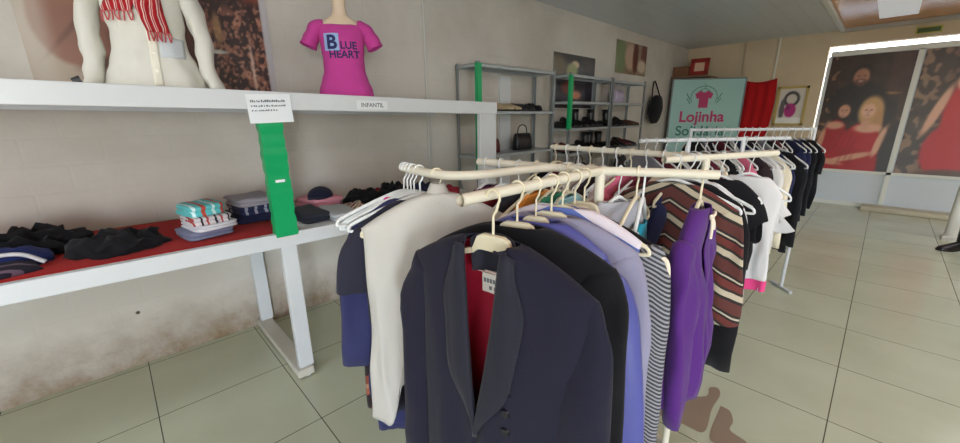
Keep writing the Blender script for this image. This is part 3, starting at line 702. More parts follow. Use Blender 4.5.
# ------------------------------------------------------------------ grey steel shelving with shoes and bags
def shelving(y0, y1, x0, x1, h, zs, label, green=None):
    r = empty('steel_shelving', ((x0+x1)/2, (y0+y1)/2, 0)); tag(r, label, 'shelving', 'grey shelving bays along the left wall')
    w, d = (y1-y0)/2, (x1-x0)/2
    for sx_ in (-1, 1):
        for sy in (-1, 1):
            mb = MB(); X, Y = sx_*d, sy*w
            mb.box((min(X, X-sx_*.03), min(Y, Y-sy*.003), 0), (max(X, X-sx_*.03), max(Y, Y-sy*.003), h)); mb.box((min(X, X-sx_*.003), min(Y, Y-sy*.035), 0), (max(X, X-sx_*.003), max(Y, Y-sy*.035), h))
            p = mb.build('post', STEEL, r, smooth=False)
            if green and sx_ == 1 and sy == -1:
                MB().box((X-.034, Y-.005, green[0]), (X+.005, Y+.05, green[1])).build('green_wrap', GREEN, p, smooth=False, bevel=.003)
    for z in zs:
        MB().box((-d+.004, -w+.004, z-.004), (d-.004, w-.004, z)).box((d-.008, -w+.004, z-.03), (d-.004, w-.004, z)).box((-d+.004, -w+.004, z-.03), (-d+.008, w-.004, z)).box((-d+.004, -w+.004, z-.03), (d-.004, -w+.008, z)).box((-d+.004, w-.008, z-.03), (d-.004, w-.004, z)).build('shelf', plain('grey shelf sheet', (170,176,178), .4, .2), r, smooth=False)
    br_ = MB()
    br_.tube([(d*.9, -w, .2), (-d*.9, -w, .9)], .006, 6); br_.tube([(d*.9, w, .2), (-d*.9, w, .9)], .006, 6)
    br_.build('brace', STEEL, r)
    return r
shelving(2.52, 3.72, XL+.04, -2.64, 1.965, (1.95, 1.535, 1.12, .66, .2), 'nearest grey steel shelving bay with a long green-wrapped post', (.9, 1.95))
shelving(4.02, 5.0, XL+.06, -2.64, 1.965, (1.95, 1.65, 1.335, 1.03, .66, .2), 'middle grey steel shelving bay with a short green-wrapped post', (1.32, 1.94))
shelving(5.03, 6.04, XL+.06, -2.64, 1.965, (1.94, 1.65, 1.33, 1.03, .66, .2), 'farthest grey steel shelving bay, without green wrap')
def shoe_proto(name, mat, sole, heel=.0, boot=0):
    r = empty(name); mb = MB(); rings = []
    prof = [(-.125,.026,.055),(-.10,.034,.068),(-.05,.036,.066),(0,.040,.058),(.05,.045,.046),(.09,.043,.034),(.12,.032,.026),(.135,.012,.014)]
    for x, hw, h in prof:
        lift = heel*ss(.04, -.1, x)
        rings.append([(x, hw*math.cos(a), lift+.014+h*max(0, math.sin(a))**.8 if math.sin(a) > 0 else lift+.014) for a in [2*PI*k/16 for k in range(16)]])
    mb.loft(rings, True, True, True); mb.build('upper', mat, r)
    sm = MB(); sm.loft([[(x, y*1.08*hw, heel*ss(.04, -.1, x)+z) for y, z in ((-1,0),(1,0),(1,.014),(-1,.014))] for x, hw, h in prof], True, True, True)
    if heel: sm.tube([(-.10,0,0),(-.105,0,heel+.004)], [.012,.024], 8)
    sm.build('sole', sole, r, smooth=False)
    if boot: MB().loft([[(-.075+dx+.042*s_*math.cos(a), .040*s_*math.sin(a), z) for a in [2*PI*k/16 for k in range(16)]] for z, s_, dx in ((.05,.95,0),(.10,1,0),(.16,1.1,-.005),(.23,1.25,-.01))], True).build('shaft', mat, r, solid=.004)
    return r
BL = plain('black leather', (22,21,23), .35); BR = plain('brown leather', (86,52,36), .4); MR = plain('maroon leather', (96,30,34), .4); TN = plain('beige leather', (186,164,130), .5)
SOLE = plain('dark rubber', (30,28,28), .7)
protos = [('black_shoe', BL, 0, 0, 'black flat shoe'), ('black_heeled_shoe', BL, .055, 0, 'black high-heeled shoe'), ('brown_shoe', BR, 0, 0, 'brown flat shoe'), ('maroon_shoe', MR, .04, 0, 'maroon heeled shoe'), ('black_ankle_boot', BL, .03, 1, 'black ankle boot'), ('beige_shoe', TN, 0, 0, 'beige flat shoe')]
PR = {}
def put_shoe(k, x, y, z, rz, where, grp):
    nm, mt, hl, bt, lab = protos[k]
    if k not in PR: PR[k] = shoe_proto(nm, mt, SOLE, hl, bt); o = PR[k]
    else: o = dup(PR[k])
    o.location = (x, y, z); o.rotation_euler = (0, 0, rz); tag(o, lab+' '+where, 'shoe', grp+' '+lab+'s'); return o
rnd = random.Random(4)
for (ya, yb, z, where, grp, ks) in ((4.12, 4.9, 1.335, 'on the third shelf of the middle grey bay', 'middle bay third shelf', (0,1,0,4,0,1,4)), (4.12, 4.9, 1.03, 'on the fourth shelf of the middle grey bay', 'middle bay fourth shelf', (3,3,0,0,1,4,4)),
                                    (5.15, 5.95, 1.33, 'on the third shelf of the farthest grey bay', 'farthest bay third shelf', (0,4,0,1,2,2)), (5.15, 5.95, 1.03, 'on the fourth shelf of the farthest grey bay', 'farthest bay fourth shelf', (4,0,0,1,3,0))):
    for i, k in enumerate(ks):
        put_shoe(k, -2.80+rnd.uniform(-.01,.01), ya+(yb-ya)*i/(len(ks)-1), z+.001, rnd.uniform(-.2,.2), where, grp)
for i, k in enumerate((5, 5, 0, 0)):
    put_shoe(k, -2.78, 3.02+.11*i, 1.536, .1, 'on the open shelf of the nearest grey bay', 'nearest bay open shelf')
heap('black_fabric_bag', -2.80, 3.5, 1.537, .11, .10, .07, 0, F('black cotton', (20,20,24)), 'soft black bag on the open shelf of the nearest grey bay', 80)
def handbag(x, y, z, mat, label, s=1):
    r = empty('handbag', (x, y, z), 0); r.scale = (s, s, s); tag(r, label, 'bag')
    MB().loft([[(.06*k*math.copysign(abs(math.cos(a))**.5, math.cos(a)), .15*q*math.copysign(abs(math.sin(a))**.4, math.sin(a)), zz) for a in [2*PI*i/24 for i in range(24)]] for zz, k, q in ((0,.9,.95),(.01,1,1),(.1,1,.98),(.18,.6,.9),(.2,.25,.86))], True, True, True).build('bag_body', mat, r)
    MB().tube(spline([(0,-.09,.19),(0,-.07,.27),(0,0,.30),(0,.07,.27),(0,.09,.19)]), .007, 6).build('handle', mat, r)
    return r
handbag(-2.80, 4.55, .661, BL, 'black handbag low on the middle grey bay')
handbag(-2.80, 5.5, 1.651, plain('lilac vinyl', (180,168,190), .4), 'pale lilac handbag on the second shelf of the farthest grey bay', .9)
handbag(-2.80, 5.75, .661, BL, 'black handbag low on the farthest grey bay')
handbag(-2.80, 3.35, 1.121, BL, 'black handbag on the middle shelf of the nearest grey bay', .9)
handbag(-2.80, 2.86, 1.121, MR, 'maroon handbag on the middle shelf of the nearest grey bay', .7)

# ------------------------------------------------------------------ pvc clothes racks
RZ = 1.33; RR = .0122
def rack(cx, cy, arms, label, sags=None):
    r = empty('clothes_rack', (cx, cy, 0)); tag(r, label, 'clothes rack')
    MB().tube([(0,0,.03),(0,0,RZ-.002)], .0135, 14).build('post', PVC, r)
    for k in range(4):
        a = k*PI/2+.9; MB().tube([(.018*math.cos(a), .018*math.sin(a), .03), (.17*math.cos(a), .17*math.sin(a), .02)], .016, 10).build('foot', PVC, r)
    for pts in arms:
        P = [(p[0]-cx, p[1]-cy, (p[2] if len(p) > 2 else RZ)) for p in pts]; P = spline(P, 8) if len(P) > 2 else P
        mb = MB(); mb.tube(P, RR, 14, caps=False)
        # open pipe end: inner wall
        t = (Vector(P[0])-Vector(P[1])).normalized()
        mb.tube([Vector(P[0])+t*.0, Vector(P[0])-t*.04], RR*.8, 14, caps=False)
        n = 14
        a = mb.build('arm', PVC, r)
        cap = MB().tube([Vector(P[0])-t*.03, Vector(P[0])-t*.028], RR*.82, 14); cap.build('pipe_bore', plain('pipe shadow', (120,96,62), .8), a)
    return r
C1 = (-.535, .985); C2 = (-.43, 1.55)
A_R = [(-.527,.455), C1]
A_P = [(-1.03,.652), (-.86,.632), (-.775,.648), (-.728,.72), (-.712,.84), (-.665,.965), C1]
A_Q = [(-.96,.915), C1]
A_S = [(-.275,1.115), C1]
rack(C1[0], C1[1], [A_R, A_P, A_Q, A_S], 'nearest cream pipe clothes rack with four arms of garments')
B_R = [(-.51,1.37), C2]; B_T = [(-1.15,1.61), C2]; B_S = [(-.28,1.89), C2]
rack(C2[0], C2[1], [B_R, B_T, B_S], 'second cream pipe clothes rack, behind the nearest one')
def frame_rack(A, B, z, label, inset=0, foot=.12):
    r = empty('rail_rack', ((A[0]+B[0])/2, (A[1]+B[1])/2, 0), math.atan2(B[1]-A[1], B[0]-A[0])); tag(r, label, 'clothes rack')
    l = math.hypot(B[0]-A[0], B[1]-A[1])/2
    MB().tube([(-l,0,z),(l,0,z)], .0115, 12).build('rail', WHITE, r)
    for s in (-1, 1):
        px = s*(l-inset)
        MB().tube([(px,0,.02),(px,0,z+.012)], .0125, 12).build('post', WHITE, r)
        MB().tube([(px,-foot,.014),(px,foot,.014)], .0125, 10).build('foot', WHITE, r)
    return r
W0, W1 = (-1.01,2.3), (-.41,3.11); V0, V1 = (-1.08,3.39), (-.385,4.02)
frame_rack(W0, W1, 1.33, 'third white clothes rack, between the cream pipe racks and the last rail', .32, .10)
frame_rack(V0, V1, 1.36, 'farthest white rail rack with bare end post by the walkway')
col = MB().tube([(.765,7.03,.05),(.765,7.03,ZC)], .052, 20).box((.70,6.965,0),(.83,7.095,.05))
struct('trim_11', col, plain('white column', (222,220,212), .5), True)

# ------------------------------------------------------------------ hangers
def hook_pts(r=.0155, drop=.075):
    p = [(r*math.cos(a), 0, r*math.sin(a)) for a in [PI*1.05-PI*1.25*i/12 for i in range(13)]]
    p += [(.008, 0, -.024), (0, 0, -.036), (0, 0, -drop)]
    return p
def hanger_proto(name, mat, kind):
    r = empty(name)
    if kind == 'tube':
        mb = MB(); mb.tube(spline([(-.205,0,-.145),(-.16,0,-.125),(-.06,0,-.086),(0,0,-.072),(.06,0,-.086),(.16,0,-.125),(.205,0,-.145)], 5), .0055, 8)
        mb.tube(spline([(-.205,0,-.145),(-.212,0,-.157),(-.19,0,-.165),(0,0,-.165),(.19,0,-.165),(.212,0,-.157),(.205,0,-.145)], 5), .0045, 8)
        mb.build('shoulder_bar', mat, r)
    else:
        mb = MB(); rings = []
        for i in range(33):
            x = -.2+.4*i/32; ax = abs(x)
            top = -.076-.030*ss(.034, .046, ax)-.058*max(0, (ax-.04)/.16)**1.15; th = .034-.020*ss(.034, .046, ax)
            d_ = .007-.003*ax/.2
            rings.append([(x, -d_, top-th), (x, d_, top-th), (x, d_, top), (x, -d_, top)])
        mb.loft(rings, True, True, True); mb.build('shoulder_plate', mat, r, bevel=.002)
    MB().tube(hook_pts(), .0028, 8).build('hook', mat, r)
    return r
HP = {}
def hang_hanger(kind, mat, p, rz, label, group=None, tilt=0):
    k = (kind, mat.name)
    nm = 'clothes_hanger'
    if k not in HP: HP[k] = hanger_proto(nm, mat, kind); o = HP[k]
    else: o = dup(HP[k])
    o.location = p; o.rotation_euler = (0, tilt, rz); o['label'] = label; o['category'] = 'hanger'
    if group: o['group'] = group
    elif 'group' in o: del o['group']
    return o

# ------------------------------------------------------------------ garments, local frame hangs from the rail (origin on the rail axis, -Y is the front)
def body_rings(hw, L, hd=.055, neck=.06, flare=0, wav=.008, seed=1, gap=None, n=56, drop=.065, top=-.083, p=2.5, nr=26, hemf=None, inset=0):
    rings = []
    zs = [(0, 0)]+[(u/8., 0) for u in range(1, 9)]
    prof = []
    for k in range(9):
        u = k/8.; prof.append((top-drop*u**1.25, neck+(hw-neck)*u**.9, hd*(.62+.10*u), 0))
    for k in range(1, nr+1):
        t = k/nr; z = top-drop-(L-drop)*t
        prof.append((z, hw*(.985+flare*t-.05*math.sin(PI*min(1, t*1.4))), hd*(.72+.40*ss(0,.35,t)), t))
    for z, w_, d_, t in prof:
        w_ -= inset; d_ -= inset
        r = []; th0 = 0
        if gap is not None:
            g = max(.0, gap(z)); x = min(.97, g/w_); th0 = math.asin(x**(p/2)) if x > 0 else 0
        cnt = n if gap is None else n+1
        for i in range(cnt):
            a = -PI/2+th0+(2*PI-2*th0)*i/n
            ca, sa = math.cos(a), math.sin(a)
            x = w_*math.copysign(abs(ca)**(2/p), ca); y = d_*math.copysign(abs(sa)**(2/p), sa)*(1 if sa < 0 else .62)
            f = ss(.02, .6, t)*wav
            y += f*(math.sin(x*42+seed*1.7)+.6*math.sin(x*71+seed*3.1+z*3))*(1 if sa < 0 else .8)
            x += .35*f*math.sin(z*11+seed)*ca
            zz = z+(hemf(x, t) if hemf else 0)
            r.append((x, y, zz))
        rings.append(r)
    return rings
def crumple(mb, amp, scale, seed, z0=-.15):
    for i, v in enumerate(mb.v):
        k = amp*ss(z0+.06, z0-.12, v[2]); p = Vector((v[0]*scale*1.6+seed*7.3, v[1]*scale*1.6, v[2]*scale*.55))
        n = nvec(p)+.45*nvec(Vector((p.x*2.3+9, p.y*2.3, p.z*1.5))); mb.v[i] = (v[0]+n.x*k*.5, v[1]+n.y*k, v[2]+n.z*k*.2)
    return mb
def sleeve_mb(s, hw, L, top=-.083, drop=.065, out=.02, r0=.056, r1=.046, fwd=-.008, seed=0, flat=.42, n=20, endx=None):
    z0 = top-drop
    ex = s*(hw+out) if endx is None else s*endx
    x1 = s*(hw-r0*.62)
    P = spline([(x1-s*.02,0,z0-.018),(x1+s*.004,0,z0-.06),(x1+(ex-x1)*.45,fwd*.5,z0-.16 if L > .3 else z0-.1),(ex-s*r1*.3,fwd,z0-L)], 6)
    m_ = len(P); rad = []
    for i in range(m_):
        t = i/(m_-1); rad.append((r0+(r1-r0)*t)*(.42+.58*ss(0, .16, t)))
    mb = MB(); mb.tube(P, rad, n, caps=False, flat=flat, up=(1,0,0))
    return crumple(mb, .022, 9, seed+3, z0)
def garment(name, mat, label, cat, hw=.2, L=.6, sl=.5, group=None, **k):
    r = empty(name); tag(r, label, cat, group)
    sk = {q: k.pop(q) for q in ('out','r0','r1','fwd','endx','flat') if q in k}
    seed = k.get('seed', 1); smat = k.pop('smat', mat)
    b = MB(); b.loft(body_rings(hw, L, **k), closed=k.get('gap') is None); crumple(b, .026 if hw > .1 else .006, 9, seed); b.build('garment_body', mat, r, smooth='all', solid=.003)
    if sl:
        for s in (-1, 1): sleeve_mb(s, hw, sl, seed=seed+s, **sk).build('sleeve', smat, r, smooth='all', solid=.003)
    return r
def place(o, p, rz, tilt=0): o.location = p; o.rotation_euler = (0, tilt, rz); return o
def front_y(w_, d_, x, p=2.5):
    q = min(1, abs(x)/w_); return -d_*(1-q**p)**(1/p)

# --- navy dinner jacket, nearest
NAVY = F('navy wool', (28,27,43), .25, .08); NAVYS = F('navy lapel satin', (31,31,43), .35, .05, .7); RED = plain('red satin lining', (150,26,48), .45, var=.08)
jk = empty('navy_jacket'); tag(jk, 'navy shawl-lapel jacket with red lining, nearest on the rack', 'jacket')
JW, JH, JT, JD = .217, .054, -.086, .065
VB = -.49
def vgap(z):
    if z > VB: return .050*((z-VB)/(JT-VB))**.75+.0
    return 0
rg = body_rings(JW, .95, JH, .062, .06, .006, 2, gap=vgap, n=72, p=2.5, top=JT, drop=.068)
bj = MB(); bj.loft(rg, closed=False); crumple(bj, .010, 7, 2); bj.build('jacket_body', NAVY, jk, smooth='all', solid=.004)
li = MB(); li.loft(body_rings(JW, .92, JH, .060, .06, .002, 2, gap=lambda z: vgap(z)+.012, n=48, p=2.5, inset=.007, top=JT-.006, drop=.068), False); crumple(li, .010, 7, 2); li.build('lining', RED, jk, smooth='all')
bvj = BVHTree.FromPolygons([Vector(v) for v in bj.v], bj.f)
def jfront(x, z, off):
    h = bvj.ray_cast(Vector((x, -.6, z)), Vector((0,1,0)), .6)
    return h[0].y-off if h[0] else -JH-off
for s in (-1, 1):
    rings = []
    for j in range(34):
        t = j/33; z = (JT-.012)+(VB-.015-(JT-.012))*t
        g = max(.0, vgap(z))
        wl = .030+.036*ss(0, .3, t)-.056*ss(.6, 1.0, t)**1.2
        r = []
        for i in range(9):
            q = i/8; x = s*(g-.004+(wl)*q); zz = z-.004*q+ (.016*(1-q) if t < .05 else 0)
            r.append((x, jfront(s*max(abs(x), g+.004), zz, .006+.007*math.sin(PI*min(1, q*1.15))*(.5+.5*(1-t))), zz))
        rings.append(r)
    MB().loft(rings, closed=False).build('lapel', NAVYS, jk, smooth='all', solid=.004)
# collar round the back of the neck, its inside showing above the lining
rings = []
for j in range(8):
    t = j/7; rings.append([((.054-.005*t)*math.cos(a), -.006+(.021-.003*t)*math.sin(a), JT+.010-.085*t-.016*(1-abs(math.sin(a)))*(1-t)) for a in [PI*i/24 for i in range(25)]])
MB().loft(rings, closed=False).build('collar', NAVYS, jk, smooth='all', solid=.004)
for s in (-1, 1):
    sm = sleeve_mb(s, JW, .60, top=JT, drop=.068, out=.020, r0=.064, r1=.056, fwd=-.02, seed=s, flat=.46, n=24); sm.build('sleeve', NAVY, jk, smooth='all', solid=.003)
for row in range(5):
    z = -.37-row*.045
    MB().tube([(.075, jfront(.075, z, -.001), z), (.075, jfront(.075, z, .007), z)], [.011,.0085], 14).build('button', plain('navy button', (22,22,32), .3), jk)
MB().box((-.047, .007, JT-.078), (.047, .010, JT-.072)).build('neck_tape', F('pale tape', (210,186,180)), jk, smooth=False)
lbm = MB(); lbm.box((-.030, .002, JT-.118), (.026, .006, JT-.076)); lo = lbm.build('size_label', plain('woven label', (206,202,196), .7), jk, smooth=False)
lt = MB()
for k in range(6): lt.box((-.026+.0078*k, .0012, JT-.096), (-.026+.0078*k+.0056, .002, JT-.087))
lt.box((-.012, .0012, JT-.111), (-.005, .002, JT-.103)).box((.000, .0012, JT-.111), (.005, .002, JT-.103)); lt.build('label_print', INK, lo, smooth=False)
place(jk, (-.500, .515, RZ), .13)
hang_hanger('plate', HCREAM, (-.500, .515, RZ), .13, 'cream wide-necked hanger carrying the navy shawl-lapel jacket')

def gar(k, p, rz, hk=('plate', HCREAM), hlabel=None, tilt=0, sx=1):
    place(k, p, rz, tilt)
    if hk: hang_hanger(hk[0], hk[1], p, rz, hlabel, None, tilt).scale = (sx, 1, 1)
# --- rest of the near arm
def rp(y): return (-.528-.007*((y-.455)/.53), y, RZ)
gar(garment('black_jacket', F('black wool', (19,19,23)), 'black jacket hung directly behind the navy shawl-lapel jacket', 'jacket', .212, .9, .58, hd=.036, seed=3, wav=.006), rp(.622), .33, hlabel='cream wide-necked hanger carrying the black jacket behind the navy one')
LAV = plain('periwinkle nylon', (74,78,146), .4, bump=.5, bscale=26, var=.1)
gar(garment('periwinkle_jacket', LAV, 'shiny periwinkle blue jacket hung behind the black jacket', 'jacket', .165, .92, .60, hd=.04, seed=5, wav=.012, out=.085, r0=.05, r1=.07, flare=.25), rp(.69), .30, hlabel='cream wide-necked hanger carrying the periwinkle jacket', sx=.78)
gar(garment('grey_lavender_shirt', F('grey lavender cotton', (136,134,156)), 'grey-lavender long-sleeved shirt hung behind the periwinkle jacket', 'shirt', .205, .78, .55, hd=.034, seed=7, out=.03), rp(.752), .27, hlabel='cream wide-necked hanger carrying the grey-lavender shirt')
wbm = striped('white blue panels', [(0,(216,206,206)),(.52,(92,110,176)),(.78,(206,198,206))], .22, kx=.5)
gar(garment('white_and_blue_blouse', wbm, 'white blouse with a blue band at the shoulder behind the lavender shirt', 'blouse', .195, .62, .0, hd=.03, seed=9, top=-.07), rp(.80), .25, ('tube', HCREAM), 'cream hanger carrying the white blouse with a blue band')
HERR = striped('grey ribbed knit', [(0,(58,58,64)),(.5,(142,142,148))], .011, kx=.6)
gar(garment('grey_ribbed_sweater', HERR, 'grey finely ribbed sweater with white hem behind the lavender shirt', 'sweater', .215, .66, .60, hd=.026, seed=11, out=.02, top=-.11), rp(.857), .20, hlabel='cream wide-necked hanger carrying the grey ribbed sweater')
CRM = F('cream trim', (226,214,196))
bk = garment('black_cream_edged_cardigan', F('black jersey', (22,21,24)), 'black cardigan with cream edging hung last on the near arm', 'cardigan', .228, .86, .0, hd=.026, seed=13, top=-.11)
for s in (-1, 1): MB().tube(spline([(s*.05,-.022,-.108),(s*.12,-.026,-.132),(s*.205,-.018,-.172),(s*.236,-.006,-.22),(s*.232,-.006,-.5),(s*.232,-.006,-.93)]), .006, 8).build('edging', CRM, bk)
gar(bk, rp(.905), .03, hlabel='cream wide-necked hanger carrying the black cream-edged cardigan')

# --- curved arm at the left: white cardigan in front, navy dress behind, empty white hangers
WHT = F('white knit', (184,181,175), .35, .04)
def slit(x, t):  # hem drops in two points
    return .20*t**8*math.exp(-((x+.13)/.026)**2)-.02*t*t*math.cos(x*14)
wc = garment('white_cardigan', WHT, 'long white sleeveless cardigan left of the navy shawl-lapel jacket', 'cardigan', .212, .72, 0, hd=.045, neck=.022, drop=.090, seed=4, wav=.007,
             hemf=slit, top=-.05, flare=.10, n=110, nr=40)
MB().loft([[(.040*math.cos(a)*(1-.55*t), .03*math.sin(a)*(1-.4*t), -.074+.05*t) for a in [2*PI*i/20 for i in range(20)]] for t in (0,.3,.6,.85,1)], True).build('high_collar', WHT, wc, smooth='all', solid=.003)
PCARD = (-.83, .634, RZ)
gar(wc, PCARD, 1.02, ('tube', HCREAM), 'cream hanger carrying the long white cardigan')
nd = garment('navy_dress', F('slate navy crepe', (42,42,56)), 'navy dress with short sleeves hung left of the white cardigan', 'dress', .185, .70, .20, hd=.026, seed=6, r0=.06, r1=.07, out=.03, flare=.05)
gar(nd, (-.925, .642, RZ), 1.12, ('tube', HWHITE), 'white hanger carrying the navy short-sleeved dress')
nb = garment('indigo_blouse', F('indigo cotton', (46,48,86)), 'indigo long-sleeved blouse hung behind the navy short-sleeved dress', 'blouse', .18, .80, .46, hd=.026, seed=8, r0=.055, r1=.065, out=.03)
gar(nb, (-.96, .645, RZ), 1.15, ('tube', HWHITE), 'white hanger carrying the indigo blouse')
ot = garment('patterned_scarf', striped('orange black print', [(0,(40,32,34)),(.3,(146,84,62)),(.5,(160,122,100)),(.62,(124,62,48)),(.85,(40,32,34))], .13, kx=1.5), 'orange and black patterned scarf showing below the indigo blouse', 'scarf', .030, .68, 0, hd=.02, neck=.02, seed=10)
ot.location = (-.985-.068, .648-.165+.0, RZ-.0); ot.rotation_euler = (0, 0, 1.2)
place(ot, (-.985, .65, RZ), 1.25)
for ch in ot.children: ch.data.transform(Matrix.Translation((-.158, .035, -.06)))
hang_hanger('tube', HWHITE, (-.985, .65, RZ), 1.25, 'white hanger carrying the orange and black patterned scarf')
pk = garment('pink_camisole', F('magenta satin', (206,60,140)), 'small magenta camisole among the white hangers at the left end', 'camisole', .12, .16, 0, hd=.022, neck=.07, seed=12)
gar(pk, (-1.005, .651, RZ), 1.35, ('tube', HWHITE), 'white hanger carrying the magenta camisole')
hang_hanger('tube', HWHITE, (-1.02, .652, RZ), 1.50, 'empty white hanger outermost on the curved arm at left', None, .08)

# --- back-left arm and the right arm of the nearest rack
def lerp(A, B, t, z=RZ): return (A[0]+(B[0]-A[0])*t, A[1]+(B[1]-A[1])*t, z)
qd = math.atan2(C1[1]-A_Q[0][1], C1[0]-A_Q[0][0])-PI/2
for t, nm, col, lab, cat, hw, L, sl in ((.08,'plum_blouse',(96,40,70),'plum blouse','blouse',.18,.5,.4), (.22,'dark_red_blouse',(120,34,44),'dark red blouse','blouse',.18,.52,.2), (.38,'charcoal_shirt',(44,46,56),'charcoal shirt','shirt',.19,.6,.5), (.53,'orange_vest',(222,140,60),'orange top','top',.13,.4,0),
                                        (.66,'green_vest',(64,150,116),'sea green top','top',.16,.45,.0), (.78,'pale_blue_vest',(150,196,206),'pale blue top','top',.15,.45,.0)):
    gar(garment(nm, F(lab+' cloth', col), lab+' on the back left arm of the nearest rack', cat, hw, L, sl, hd=.025, seed=t*40), lerp(A_Q[0], C1, t), qd+random.uniform(-.1,.1), ('tube', HCREAM if t > .5 else HWHITE), 'hanger carrying the '+lab+' on the back left arm')
PUR = F('purple knit', (78,36,112), .35, .12)
sd = math.atan2(C1[1]-A_S[0][1], C1[0]-A_S[0][0])-PI/2
pj = garment('purple_jacket', PUR, 'purple jacket with cream bow seen edge-on, right arm of the nearest rack', 'jacket', .145, .54, .52, neck=.045, drop=.085, hd=.042, seed=15, wav=.02, out=-.015, r0=.058, r1=.05, fwd=-.03, gap=lambda z: .012+.03*ss(-.1,-.3,z), flat=.55)
def bw(P): return [(x*.6, -.022+y*.2, -.05+z*.6) for x, y, z in P]
MB().tube(spline(bw([(0,-.05,-.10),(-.02,-.075,-.09),(-.045,-.06,-.085),(-.02,-.06,-.105),(.02,-.06,-.105),(.045,-.06,-.085),(.02,-.075,-.09),(0,-.05,-.10)])), .004, 8).tube(spline(bw([(0,-.06,-.10),(-.02,-.08,-.14),(-.025,-.085,-.19)])), .004, 8).tube(spline(bw([(0,-.06,-.10),(.02,-.08,-.13),(.028,-.085,-.16)])), .004, 8).build('neck_bow', CRM, pj)
gar(pj, lerp(A_S[0], C1, .12), sd-.36, ('tube', HCREAM), 'cream hanger carrying the purple jacket', 0, .55)
gt = garment('pale_grey_vest', F('pale grey knit', (166,166,172)), 'pale grey top in front of the striped sweater', 'top', .095, .36, 0, hd=.025, seed=16)
gar(gt, lerp(A_S[0], C1, .82), sd-.9, ('tube', HWHITE), 'white hanger carrying the pale grey top', 0, .45)
hang_hanger('tube', HCREAM, lerp(A_S[0], C1, .66), sd-.30, 'bare cream hanger seen edge-on left of the purple jacket').scale = (.8, 1, 1)
tq = garment('teal_camisole', F('teal satin', (36,142,164), .4), 'small teal camisole hanging left of the purple jacket', 'camisole', .075, .20, 0, hd=.02, neck=.03, seed=17)
tq2 = lerp(A_S[0], C1, .60); gar(tq, tq2, sd-.2, None)
for ch in tq.children: ch.data.transform(Matrix.Translation((.02, 0, -.06)))
hang_hanger('tube', HWHITE, tq2, sd-.2, 'white hanger carrying the teal camisole').scale = (.42, 1, 1)

# --- second rack
STR = striped('brown cream black stripe knit', [(0,(90,52,48)),(.30,(46,42,40)),(.38,(182,170,148)),(.54,(52,46,42)),(.62,(104,52,48)),(.82,(40,36,36)),(.88,(176,164,146)),(.93,(46,42,40))], .125, kx=.5)
bd = math.atan2(B_S[0][1]-B_R[0][1], B_S[0][0]-B_R[0][0])-PI/2
def G2(t): return lerp(B_R[0], B_S[0], t)
gar(garment('striped_sweater', STR, 'brown, cream and black striped sweater behind the purple jacket', 'sweater', .20, .43, .40, hd=.03, seed=18, out=.02, r0=.06, r1=.055), G2(.10), bd+.45, ('tube', HWHITE), 'white hanger carrying the striped sweater')
gar(garment('black_sweater', F('black jersey', (22,21,24)), 'long black sweater showing below the striped one', 'sweater', .18, .66, .60, hd=.024, seed=19, out=.02), G2(.22), bd+.35, ('tube', HWHITE), 'white hanger carrying the long black sweater')
gar(garment('white_long_blouse', F('white cotton', (204,202,203)), 'long white blouse between the black sweater and the black shirt', 'blouse', .150, .40, .36, hd=.022, seed=20), G2(.28), bd+.45, ('tube', HWHITE), 'white hanger carrying the long white blouse', 0, .72)
gar(garment('black_shirt', F('black cotton', (20,20,24)), 'black short-sleeved shirt in front of the white shirt with pink hem', 'shirt', .14, .33, .10, hd=.022, seed=21), G2(.49), bd+.45, ('tube', HWHITE), 'white hanger carrying the black short-sleeved shirt', 0, .66)
kt = garment('white_kids_shirt', F('white cotton', (204,202,203)), 'white short-sleeved shirt with pink emblem and pink hem band', 'shirt', .115, .45, .09, hd=.026, seed=22, wav=.005, r0=.042, r1=.048, out=.035, fwd=0, flat=.3)
HP_ = F('pink hem', (214,70,128))
rg = body_rings(.115, .45, hd=.026, seed=22, wav=.005); hb = MB().loft([[(x, y, z) for x, y, z in r] for r in rg[-4:]], True); crumple(hb, .026, 9, 22); hb.v = [(x*1.03, y+(.005 if y > 0 else -.005), z) for x, y, z in hb.v]; hb.build('hem_band', HP_, kt, smooth='all')
rose = plain('pale rose print', (226,160,178), .8)
em = MB()
def kf(x, z): return front_y(.113, .027, x)-.012
cx0, cz0 = .02, -.22
em.tube([(cx0, kf(cx0,0), cz0+.035), (cx0, kf(cx0,0), cz0-.035)], .003, 6)
em.tube([(cx0+.03*math.cos(a), kf(cx0,0), cz0-.008+.03*math.sin(a)) for a in [PI+PI*i/12 for i in range(13)]], .003, 6)
em.tube([(cx0+.009*math.cos(a), kf(cx0,0), cz0+.043+.009*math.sin(a)) for a in [2*PI*i/12 for i in range(13)]], .0025, 6)
em.tube([(cx0-.018, kf(cx0,0), cz0+.02), (cx0+.018, kf(cx0,0), cz0+.02)], .0025, 6)
em.build('anchor_emblem', rose, kt)
gar(kt, G2(.76), bd+.55, ('tube', HWHITE), 'white hanger carrying the white shirt with pink hem band', 0, .66)
td = math.atan2(C2[1]-B_T[0][1], C2[0]-B_T[0][0])-PI/2
cols = [('black',(24,24,28)),('white',(214,212,210)),('maroon',(96,34,48)),('grey',(130,130,138)),('rose pink',(214,110,140)),('cream',(222,212,190)),('navy',(34,38,70)),('black print',(50,40,44))]
GP = {}
